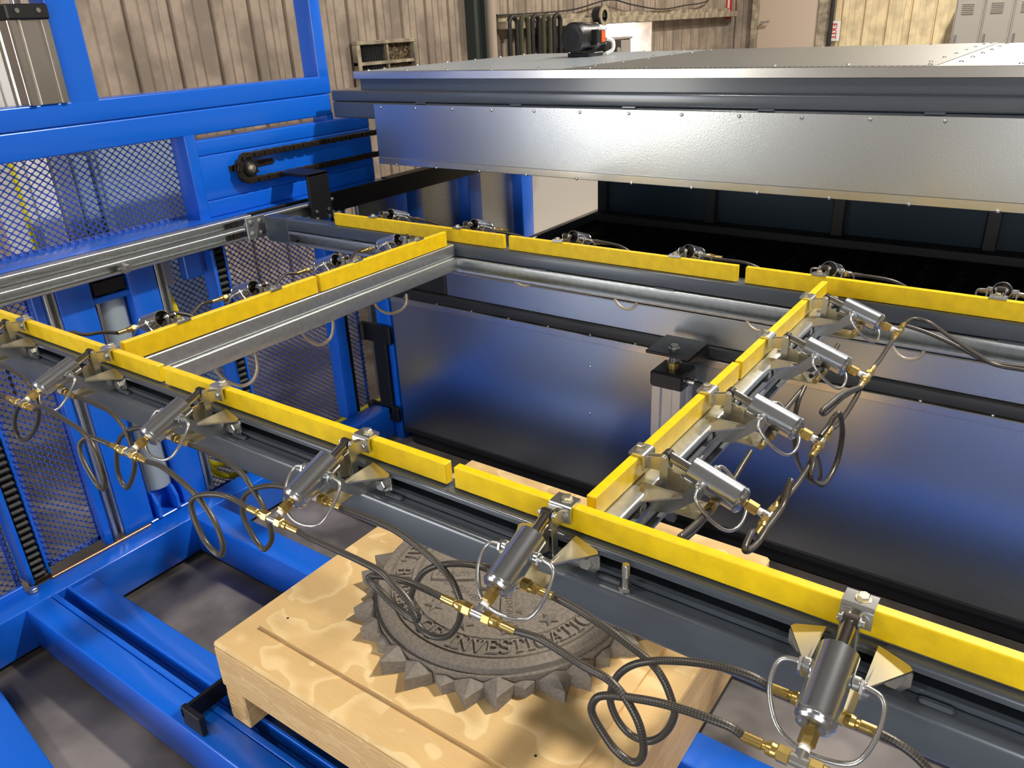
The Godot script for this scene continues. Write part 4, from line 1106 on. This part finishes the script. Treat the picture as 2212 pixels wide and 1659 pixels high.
	part(t, "shank", mb().cyl(Vector3(-0.638, -1.126, -1.245), Vector3(-0.638, -1.068, -1.245), 0.0082, 16, 0.002), M.zinc)
	var th := mb()
	for k in 14:
		th.lathe(Vector3(-0.638, -1.1 + k * 0.0021, -1.245), Vector3.UP, [Vector2(0, 0.008), Vector2(0.001, 0.0088), Vector2(0.002, 0.008)], 14)
	part(t, "thread", th, M.zinc)


func build_pallet() -> void:
	var t := thing("pallet", "plywood topped wooden pallet holding the carved seal", "pallet", Vector3(-1.82, -2.9, -2.33))
	part(t, "top_sheet", mb().bx(Vector3(-2.753, -2.472, -3.27), Vector3(-0.885, -2.44, -1.386), 0.012), M.ply)
	var s := part(t, "upper_sheet", mb().bx(Vector3(-2.635, -2.44, -3.15), Vector3(-1.045, -2.4205, -1.5586), 0.001), M.ply)
	for k in 3:
		part(s, "ply_line", mb().bx(Vector3(-2.633, -2.4385 + k * 0.006, -1.5586), Vector3(-1.05, -2.4355 + k * 0.006, -1.5576)), M.ply_edge)
	var y0 := -2.692
	part(t, "front_board", mb().bx(Vector3(-2.75, y0, -1.43), Vector3(-0.888, -2.472, -1.386), 0.005), M.lumber)
	part(t, "back_board", mb().bx(Vector3(-2.75, y0, -3.27), Vector3(-0.888, -2.472, -3.226), 0.005), M.lumber)
	part(t, "side_board", mb().bx(Vector3(-2.75, y0, -3.226), Vector3(-2.706, -2.472, -1.43), 0.005), M.lumber)
	part(t, "side_board", mb().bx(Vector3(-0.932, y0, -3.226), Vector3(-0.888, -2.472, -1.43), 0.005), M.lumber)
	for x in [-2.745, -1.88, -1.03]:
		var r := part(t, "runner", mb().bx(Vector3(x, -2.9, -3.26), Vector3(x + 0.13, y0, -1.392), 0.006), M.lumber)
		for k in 7:
			var arc := PackedVector3Array()
			for i in 9:
				var a := PI * (0.15 + 0.7 * i / 8.0)
				var p := Vector3(x + 0.03 + cos(a) * 0.02 * (k + 1), -2.9 + sin(a) * 0.024 * (k + 1), -1.3915)
				p.x = clampf(p.x, x + 0.004, x + 0.126)
				arc.append(p)
			part(r, "growth_ring", mb().tube(arc, 0.0014, 4), M.ply_edge)
	for e in [[-2.56, -1.66], [-1.2, -1.66], [-2.5, -3.0]]:
		part(t, "nail", mb().cyl(Vector3(e[0], -2.4206, e[1]), Vector3(e[0], -2.4196, e[1]), 0.006, 8), M.dark)


func build_seal() -> void:
	var c := Vector3(-1.812, -2.4205, -2.325)
	var t := thing("carved_seal", "round grey brown seal mould with spiked rim and raised lettering lying on the plywood", "seal", c)
	part(t, "disc", mb().lathe(c, Vector3.UP, [Vector2(0, 0.6), Vector2(0.085, 0.6), Vector2(0.085, 0.584), Vector2(0.112, 0.582), Vector2(0.119, 0.574), Vector2(0.119, 0.534), Vector2(0.106, 0.53), Vector2(0.106, 0.522), Vector2(0.114, 0.518), Vector2(0.114, 0.43), Vector2(0.124, 0.425), Vector2(0.124, 0.407), Vector2(0.106, 0.402), Vector2(0.106, 0)], 96), M.clay)
	var rg := RandomNumberGenerator.new()
	rg.seed = 5
	var n := 33
	for i in n:
		var a := TAU * i / n + 0.03 * rg.randf_range(-1, 1)
		var big := i % 3 != 1
		var rt := rg.randf_range(0.676, 0.7) if big else rg.randf_range(0.63, 0.65)
		var hw := (TAU / n) * (0.6 if big else 0.4)
		var hi := rg.randf_range(0.066, 0.084) if big else 0.055
		var f := func(r: float, da: float, h: float) -> Vector3: return c + Vector3(sin(a + da) * r, h, cos(a + da) * r)
		var il: Vector3 = f.call(0.584, -hw * 0.75, 0.05)
		var ir: Vector3 = f.call(0.584, hw * 0.75, 0.05)
		var ml: Vector3 = f.call(0.608, -hw, 0.056)
		var mr: Vector3 = f.call(0.608, hw, 0.056)
		var tp: Vector3 = f.call(rt, 0.0, hi * 0.86)
		var ap: Vector3 = f.call(0.605, 0.0, hi + 0.012)
		var d := Vector3.UP
		var b := mb()
		b.face(il, ml, ap, d)
		b.face(ml, tp, ap, d)
		b.face(tp, mr, ap, d)
		b.face(mr, ir, ap, d)
		b.face(ir, il, ap, d)
		var out: Vector3 = (tp - c) * Vector3(1, 0, 1)
		var sd := out.cross(Vector3.UP).normalized()
		for e in [[ml, tp, out], [tp, mr, out], [il, ml, sd], [mr, ir, -sd]]:
			var p: Vector3 = e[0]
			var q: Vector3 = e[1]
			var o2: Vector3 = (p + q) * 0.5 - (ap + Vector3(0, 0, 0))
			b.quad(p, q, Vector3(q.x, c.y, q.z), Vector3(p.x, c.y, p.z), o2 * Vector3(1, 0, 1))
		part(t, "spike", b, M.clay)
	var words := "FEDERAL BUREAU OF INVESTIGATION"
	var made := {}
	var wd := {"I": 0.62, " ": 0.75, "E": 0.95, "F": 0.92, "L": 0.95, "B": 0.98, "R": 1.05, "D": 1.08, "A": 1.06, "U": 1.06, "O": 1.1, "N": 1.12, "V": 1.06, "S": 0.85, "T": 0.98, "G": 1.1}
	var total := 0.0
	for ch in words:
		total += wd[ch]
	var deg := 213.0 / total
	var at := -119.0
	for ch in words:
		var th := deg_to_rad(at + wd[ch] * deg * 0.5)
		at += wd[ch] * deg
		if ch == " ":
			continue
		if not made.has(ch):
			made[ch] = text(ch, 0.098, 0.016)
		var x := Vector3(cos(th), 0, -sin(th))
		var y := Vector3(-sin(th), 0, -cos(th))
		piece(t, "letter", made[ch], M.clay, Vector3(sin(th) * 0.471, 0.118, cos(th) * 0.471), Basis(x, y, Vector3.UP))
	# stars round the inner field
	var sb := mb()
	for i in 10:
		var a0 := TAU * i / 10.0
		var a1 := TAU * (i + 1) / 10.0
		var r0 := 0.045 if i % 2 == 0 else 0.018
		var r1 := 0.045 if i % 2 else 0.018
		var p := Vector3(sin(a0) * r0, 0.0, cos(a0) * r0)
		var q := Vector3(sin(a1) * r1, 0.0, cos(a1) * r1)
		sb.face(p + Vector3(0, 0.006, 0), q + Vector3(0, 0.006, 0), Vector3(0, 0.024, 0), Vector3.UP)
		sb.quad(p, q, q + Vector3(0, 0.006, 0), p + Vector3(0, 0.006, 0), p + q)
	var sm := sb.build(Vector3.ZERO, S)
	for i in 12:
		var a := deg_to_rad(-23.7 + 30.4 * i)
		if i < 10:
			piece(t, "star", sm, M.clay, Vector3(sin(a) * 0.358, 0.106, cos(a) * 0.358), Basis(Vector3.UP, a + PI))
	# middle: shield, scroll with three words, laurel leaves
	var dn := Vector3(sin(deg_to_rad(-12.5)), 0, cos(deg_to_rad(-12.5)))
	var rt2 := Vector3(dn.z, 0, -dn.x)
	var e := c + Vector3(0, 0.106, 0)
	var sh := PackedVector2Array([Vector2(-0.12, 0.17), Vector2(0.12, 0.17), Vector2(0.125, 0.02), Vector2(0.09, -0.07), Vector2(0, -0.14), Vector2(-0.09, -0.07), Vector2(-0.125, 0.02)])
	var shp := part(t, "shield", mb().prism(sh, e, rt2, -dn, Vector3(0, 0.02, 0)), M.clay)
	for k in 5:
		part(shp, "stripe", mb().prism(PackedVector2Array([Vector2(-0.085 + k * 0.038, -0.06), Vector2(-0.066 + k * 0.038, -0.06), Vector2(-0.066 + k * 0.038, 0.07), Vector2(-0.085 + k * 0.038, 0.07)]), e + Vector3(0, 0.02, 0), rt2, -dn, Vector3(0, 0.008, 0)), M.clay)
	for k in 3:
		var mid: Vector3 = e + rt2 * [-0.165, 0.0, 0.19][k] + dn * [0.165, 0.205, 0.14][k]
		var tilt: float = [0.75, 0.0, -0.7][k]
		var bx := rt2.rotated(Vector3.UP, tilt)
		var by := (-dn).rotated(Vector3.UP, tilt)
		var l: float = [0.1, 0.085, 0.11][k]
		var sc := part(t, "scroll", mb().prism(PackedVector2Array([Vector2(-l, -0.03), Vector2(0, -0.037), Vector2(l, -0.03), Vector2(l, 0.028), Vector2(0, 0.022), Vector2(-l, 0.028)]), mid, bx, by, Vector3(0, 0.014, 0)), M.clay)
		piece(sc, "lettering", text(["FIDELITY", "BRAVERY", "INTEGRITY"][k], 0.042, 0.008, "Droid Sans"), M.clay, mid + Vector3(0, 0.014, 0) - c, Basis(bx, by, Vector3.UP))
	for sg in [-1.0, 1.0]:
		for k in 7:
			var a: float = sg * (0.5 + 0.26 * k)
			var p: Vector3 = e + (dn * cos(a) + rt2 * sin(a)) * 0.25
			var dr: Vector3 = (dn * sin(a) * -1.0 + rt2 * cos(a)) * sg
			var nr := (dn * cos(a) + rt2 * sin(a))
			for j in [-1.0, 1.0]:
				var tip: Vector3 = p + dr * 0.055 + nr * 0.028 * j
				var b := mb()
				var w: Vector3 = dr.cross(Vector3.UP).normalized() * 0.014
				var m2: Vector3 = (p + tip) * 0.5
				b.face(p, m2 + w, m2 + Vector3(0, 0.014, 0), Vector3.UP)
				b.face(m2 + w, tip, m2 + Vector3(0, 0.014, 0), Vector3.UP)
				b.face(tip, m2 - w, m2 + Vector3(0, 0.014, 0), Vector3.UP)
				b.face(m2 - w, p, m2 + Vector3(0, 0.014, 0), Vector3.UP)
				part(t, "leaf", b, M.clay)


func nut_line(d: float) -> MB:
	# brass hose end along x, starting at the tee: hex nut, collar, ferrule
	var b := mb()
	var o := Vector3(d * 0.014, 0, 0)
	b.lathe(o, Vector3(d, 0, 0), [Vector2(0, 0.008), Vector2(0, 0.0125), Vector2(0.002, 0.0145), Vector2(0.02, 0.0145), Vector2(0.022, 0.0125), Vector2(0.022, 0.0)], 6)
	b.lathe(o, Vector3(d, 0, 0), [Vector2(0.022, 0.0), Vector2(0.022, 0.0115), Vector2(0.03, 0.0125), Vector2(0.038, 0.0115), Vector2(0.04, 0.008), Vector2(0.044, 0.0075), Vector2(0.046, 0.0095), Vector2(0.079, 0.009), Vector2(0.079, 0.0)], 14)
	return b


# one toggle clamp in its own space: bar at the origin, z away from the bar
func make_clamp(at: Vector3, turn: float, words: String, group: String) -> Node3D:
	var t := thing("toggle_clamp", words, "toggle clamp", Vector3.ZERO, group)
	t.position = W(at)
	t.rotation.y = turn
	var sd := part(t, "saddle", mb().prism(PackedVector2Array([Vector2(-0.03, 0.001), Vector2(-0.03, 0.009), Vector2(0.006, 0.009), Vector2(0.013, 0.006), Vector2(0.016, 0.0), Vector2(0.016, -0.036), Vector2(0.009, -0.036), Vector2(0.009, -0.003), Vector2(0.005, 0.001)]), Vector3(-0.029, 0, 0), Vector3.BACK, Vector3.UP, Vector3(0.058, 0, 0), true, 50.0), M.zinc)
	hex_bolt(sd, "bolt", Vector3(0.004, 0.009, -0.012), Vector3.UP, 0.0115, M.gold)
	hex_bolt(sd, "nut", Vector3(0.012, -0.016, 0.016), Vector3.BACK, 0.009, M.zinc)
	for sg in [-1.0, 1.0]:
		part(t, "arm_plate", mb().prism(PackedVector2Array([Vector2(0.016, -0.002), Vector2(0.052, 0.006), Vector2(0.066, 0.004), Vector2(0.07, -0.012), Vector2(0.06, -0.03), Vector2(0.016, -0.036)]), Vector3(sg * 0.009 - 0.0015, 0, 0), Vector3.BACK, Vector3.UP, Vector3(0.003, 0, 0)), M.gold)
		part(t, "link", mb().prism(PackedVector2Array([Vector2(0.052, 0.014), Vector2(0.058, 0.021), Vector2(0.068, 0.021), Vector2(0.073, 0.012), Vector2(0.07, -0.095), Vector2(0.05, -0.095)]), Vector3(sg * 0.0155 - 0.0015, 0, 0), Vector3.BACK, Vector3.UP, Vector3(0.003, 0, 0)), M.zinc)
	part(t, "guide_plate", mb().prism(PackedVector2Array([Vector2(0.06, -0.02), Vector2(0.078, -0.022), Vector2(0.084, -0.03), Vector2(0.098, -0.03), Vector2(0.106, -0.042), Vector2(0.104, -0.075), Vector2(0.06, -0.09)]), Vector3(-0.004, 0, 0), Vector3.BACK, Vector3.UP, Vector3(0.004, 0, 0)), M.gold)
	var f := Vector3(0, -0.01, 0.126)
	var ax := Vector3(0, -0.049, 0.14).normalized()
	var rod := part(t, "piston_rod", mb().cyl(f - ax * 0.062, f + ax * 0.02, 0.0125, 16, 0.003), M.chrome)
	part(rod, "rod_eye", mb().cyl(f - ax * 0.066 + Vector3(-0.013, 0, 0), f - ax * 0.066 + Vector3(0.013, 0, 0), 0.013, 14, 0.002), M.chain)
	part(rod, "pin", mb().cyl(f - ax * 0.066 + Vector3(-0.023, 0, 0), f - ax * 0.066 + Vector3(0.023, 0, 0), 0.006, 10, 0.001), M.zinc)
	var r := 0.0345
	var cy := part(t, "cylinder", mb().lathe(f, ax, [Vector2(0.02, 0.0), Vector2(0.02, r - 0.006), Vector2(0.0, r - 0.005), Vector2(-0.002, r - 0.003), Vector2(0.0, r), Vector2(0.13, r), Vector2(0.133, r - 0.0015), Vector2(0.136, r + 0.0005), Vector2(0.141, r - 0.001), Vector2(0.146, r - 0.006), Vector2(0.148, r - 0.012), Vector2(0.146, r - 0.016), Vector2(0.146, 0.0)], 28), M.cylinder)
	part(cy, "bore", mb().lathe(f - ax * 0.0005, ax, [Vector2(0.0, r - 0.0055), Vector2(0.019, r - 0.0065), Vector2(0.019, 0.0)], 24), M.chain)
	# paper label low on one side
	var lb := mb()
	var lr := mb()
	var u := Vector3.RIGHT
	var w := ax.cross(u)
	for i in 8:
		var a0 := deg_to_rad(38.0 + 9.0 * i)
		var a1 := deg_to_rad(47.0 + 9.0 * i)
		var d0 := u * cos(a0) + w * sin(a0)
		var d1 := u * cos(a1) + w * sin(a1)
		if (d0 + d1).y > 0.0:
			d0.y = -d0.y
			d1.y = -d1.y
		for e in [[lb, 0.05, 0.12], [lr, 0.04, 0.05]]:
			(e[0] as MB).quad(f + ax * e[1] + d0 * (r + 0.0006), f + ax * e[2] + d0 * (r + 0.0006), f + ax * e[2] + d1 * (r + 0.0006), f + ax * e[1] + d1 * (r + 0.0006), d0)
	part(cy, "paper_label", lb, M.tape)
	part(cy, "red_band", lr, M.red)
	# trunnion and folded feet
	var p := f + ax * 0.045
	part(t, "trunnion", mb().cyl(p + Vector3(-0.056, 0, 0), p + Vector3(0.056, 0, 0), 0.0085, 14, 0.002).cyl(p + Vector3(-0.047, 0, 0), p + Vector3(-0.034, 0, 0), 0.0125, 14, 0.002).cyl(p + Vector3(0.034, 0, 0), p + Vector3(0.047, 0, 0), 0.0125, 14, 0.002), M.zinc)
	for sg in [-1.0, 1.0]:
		var ft := part(t, "foot", mb().prism(PackedVector2Array([Vector2(0.02, -0.06), Vector2(0.125, -0.056), Vector2(0.168, -0.012), Vector2(0.18, -0.014), Vector2(0.186, -0.028), Vector2(0.176, -0.05), Vector2(0.1, -0.118), Vector2(0.02, -0.135)]), Vector3(sg * 0.05 - 0.0025, 0, 0), Vector3.BACK, Vector3.UP, Vector3(0.005, 0, 0)), M.zinc)
		part(ft, "fold", mb().prism(PackedVector2Array([Vector2(sg * 0.046, 0.02), Vector2(sg * 0.102, 0.02), Vector2(sg * 0.108, 0.028), Vector2(sg * 0.104, 0.036), Vector2(sg * 0.054, 0.13), Vector2(sg * 0.046, 0.13)]), Vector3(0, -0.045, 0), Vector3(1, -0.34 * sg, 0), Vector3.BACK, Vector3(0, 0.005, 0)), M.gold)
		part(ft, "flange", mb().prism(PackedVector2Array([Vector2(sg * 0.05, -0.066), Vector2(sg * 0.104, -0.082), Vector2(sg * 0.11, -0.09), Vector2(sg * 0.11, -0.118), Vector2(sg * 0.096, -0.136), Vector2(sg * 0.05, -0.136)]), Vector3(0, 0, 0.02), Vector3.RIGHT, Vector3.UP, Vector3(0, 0, 0.005)), M.zinc)
		hex_bolt(ft, "bolt", Vector3(sg * 0.08, -0.107, 0.025), Vector3.BACK, 0.0185, M.zinc)
	part(t, "lower_plate", mb().prism(PackedVector2Array([Vector2(-0.04, 0.06), Vector2(0.04, 0.06), Vector2(0.04, 0.165), Vector2(0.03, 0.172), Vector2(-0.03, 0.172), Vector2(-0.04, 0.165)]), Vector3(0, -0.122, 0), Vector3.RIGHT, Vector3.BACK, Vector3(0, 0.005, 0)), M.gold)
	part(t, "bail_handle", mb().tube(smooth(pts([-0.055, p.y, p.z, -0.08, p.y - 0.004, p.z + 0.004, -0.09, p.y - 0.02, p.z + 0.018, -0.086, p.y - 0.05, p.z + 0.045, -0.06, p.y - 0.085, p.z + 0.075, -0.02, p.y - 0.1, p.z + 0.088, 0.03, p.y - 0.1, p.z + 0.088, 0.07, p.y - 0.088, p.z + 0.078, 0.088, p.y - 0.055, p.z + 0.05, 0.09, p.y - 0.02, p.z + 0.018, 0.08, p.y - 0.004, p.z + 0.004, 0.055, p.y, p.z]), 4), 0.0046, 8), M.zinc)
	# rear fitting: hex along the axis, tee across
	var q := f + ax * 0.146
	var rf := part(t, "rear_fitting", mb().lathe(q, ax, [Vector2(0, 0.009), Vector2(0.006, 0.009), Vector2(0.006, 0.012), Vector2(0.008, 0.0145), Vector2(0.034, 0.0145), Vector2(0.036, 0.012), Vector2(0.036, 0)], 6), M.brass)
	var c := Vector3(0, -0.079, 0.325)
	part(rf, "thread_tape", mb().cyl(q + ax * 0.036, q + ax * 0.052, 0.0095, 14), M.tape)
	part(rf, "tee", mb().cyl(c + Vector3(-0.018, 0, 0), c + Vector3(0.018, 0, 0), 0.0105, 14, 0.001).cyl(c - ax * 0.018, c, 0.0105, 14), M.zinc)
	for d in [-1.0, 1.0]:
		var m := part(rf, "hose_end", nut_line(d), M.brass)
		m.position = c * S
	# front fitting under the cylinder
	c = Vector3(0, -0.088, 0.19)
	var ff := part(t, "front_fitting", mb().lathe(Vector3(0, -0.055, 0.19), Vector3.DOWN, [Vector2(0, 0.01), Vector2(0.004, 0.0135), Vector2(0.018, 0.0135), Vector2(0.02, 0.01), Vector2(0.026, 0.009), Vector2(0.026, 0)], 6), M.brass)
	part(ff, "tee", mb().cyl(c + Vector3(-0.018, 0, 0), c + Vector3(0.018, 0, 0), 0.0105, 14, 0.001).cyl(c, c + Vector3(0, 0.014, 0), 0.0105, 14), M.tape)
	for d in [-1.0, 1.0]:
		var m := part(ff, "hose_end", nut_line(d), M.brass)
		m.position = c * S
	return t


func build_clamps() -> void:
	var g := ["clamps along the front rail", "clamps along the right cross rail", "clamps along the left cross rail", "clamps along the rear rail"]
	var one := make_clamp(Vector3(-0.18, -1, -1.283), 0.0, "large toggle clamp on the front rail nearest the camera, lower right", g[0])
	var rest := []
	var nth := ["second", "third", "fourth", "fifth", "sixth"]
	for k in 5:
		rest.append([Vector3([-0.82, -1.4535, -2.0926, -2.7405, -3.377][k], -1, -1.283), 0.0, ["toggle clamp on the front rail right above the carved seal", "third front rail toggle clamp from the right, just left of the seal", "fourth front rail toggle clamp from the right, below the left cross rail", "fifth front rail toggle clamp from the right, over the lower left mesh", "toggle clamp on the front rail cut off by the left picture edge"][k], g[0]])
	for k in 4:
		rest.append([Vector3(-0.770, -1, [-1.5915, -2.013, -2.516, -2.977][k]), PI / 2, ["toggle clamp on the right cross rail nearest the front rail", "second toggle clamp on the right cross rail from the front", "third toggle clamp on the right cross rail from the front", "toggle clamp on the right cross rail nearest the rear rail"][k], g[1]])
	for k in 4:
		rest.append([Vector3(-2.776, -1, [-1.6, -2.05, -2.54, -2.98][k]), -PI / 2, ["toggle clamp on the left cross rail nearest the front rail", "second toggle clamp on the left cross rail from the front", "third toggle clamp on the left cross rail from the front", "toggle clamp on the left cross rail nearest the rear rail"][k], g[2]])
	for k in 6:
		rest.append([Vector3([-3.385, -2.745, -2.1, -1.465, -0.822, -0.178][k], -1.003, -3.305), PI, ["leftmost toggle clamp behind the rear rail, before the black rail", "second toggle clamp behind the rear rail from the left, past the left cross rail", "third toggle clamp behind the rear rail from the left, at the white sill", "fourth toggle clamp behind the rear rail from the left, over the louvred tray", "toggle clamp behind the rear rail where the right cross rail meets it", "toggle clamp behind the rear rail at the right picture edge"][k], g[3]])
	for e in rest:
		var c := one.duplicate()
		c.name = numbered("toggle_clamp")
		add_child(c)
		c.position = W(e[0])
		c.rotation.y = e[1]
		tag(c, e[2], "toggle clamp", e[3])


var hose_ends := []


func air_hose(key: String, words: String, group: String) -> void:
	var p := pts(HOSES[key])
	# meet the nearest brass hose ends
	for k in [0, p.size() - 1]:
		var near := Vector3(9, 9, 9)
		for f in hose_ends:
			if p[k].distance_to(f) < p[k].distance_to(near):
				near = f
		if p[k].distance_to(near) < 0.07:
			p[k] = near
	var lo := Vector3.ZERO
	for q in p:
		lo += q / p.size()
	single("air_hose", mb().tube(smooth(p, 6), 0.0076, 10), M.plastic_hose if key.begins_with("e") or key in ["d6", "d7", "d8"] else M.hose, words, "hose", lo, group)


func build_hoses() -> void:
	for o in get_children():
		if String(o.name).begins_with("toggle_clamp"):
			for c in [Vector3(0, -0.079, 0.325), Vector3(0, -0.088, 0.19)]:
				for d in [-0.09, 0.09]:
					var w: Vector3 = (o as Node3D).transform * ((c + Vector3(d, 0, 0)) * S) / S
					hose_ends.append(w + Vector3(0, FLOOR, 0))
	var fa := ["cut off at the left picture edge", "looping from the fifth to the fourth front clamp", "looping from the fourth to the third front clamp", "looping from the third clamp to the one above the seal", "looping from the clamp above the seal to the nearest clamp", "leaving the nearest clamp at the bottom edge"]
	for k in 6:
		air_hose("a%d" % k, "outer braided front hose " + fa[k], "outer hoses of the front rail")
		air_hose("b%d" % k, "inner braided front hose " + fa[k].replace("at the bottom edge", "towards the right"), "inner hoses of the front rail")
	var rc := ["arching from the rearmost right clamp over to the right", "running low from the rearmost right clamp to the right", "joining the two rear outer tees of the right cross rail", "in a narrow loop left of the third right clamp's tee", "joining the middle outer tees of the right cross rail", "hanging in a big loop below the second right clamp's tee", "joining the two front outer tees of the right cross rail", "in a tight loop under the front right clamp's tee", "hanging in a long loop from the third right clamp's port", "slanting from the second right clamp's port to the front", "joining the two rear ports of the right cross rail", "joining the middle ports of the right cross rail", "in a narrow loop at the front right clamp's port"]
	for k in 13:
		air_hose("c%d" % (k + 1), "braided hose " + rc[k], "hoses of the right cross rail")
	var lc := ["leaving the front left clamp across the grey lift cylinder", "curving from the second left clamp before the mesh", "curving from the third left clamp before the mesh", "curving from the rearmost left clamp under the rear rail", "lying behind the front left clamp's rod"]
	for k in 5:
		air_hose("d%d" % (k + 1), "braided hose " + lc[k], "hoses of the left cross rail")
	var dl := ["smallest pale hose loop hanging under the left cross rail, near the rear rail", "middle pale hose loop hanging under the left cross rail", "front pale hose loop hanging under the left cross rail over the cable carrier"]
	for k in 3:
		air_hose("d%d" % (k + 6), dl[k], "hose loops under the left cross rail")
	var el := ["pale hose loop under the rear rail near the left cross rail", "pale hose loop under the rear rail at its middle", "pale hose piece under the rear rail beside the right cross rail", "pale hose loop under the rear rail right of the right cross rail"]
	for k in 4:
		air_hose("e%d" % (k + 1), el[k], "hose loops under the rear rail")
	var fl := ["first", "second", "third", "fourth", "fifth"]
	for k in 5:
		air_hose("f%d" % k, "dark hose behind the rear rail at the %s clamp from the left" % fl[k], "hoses behind the rear rail")


func build_small_things() -> void:
	pass
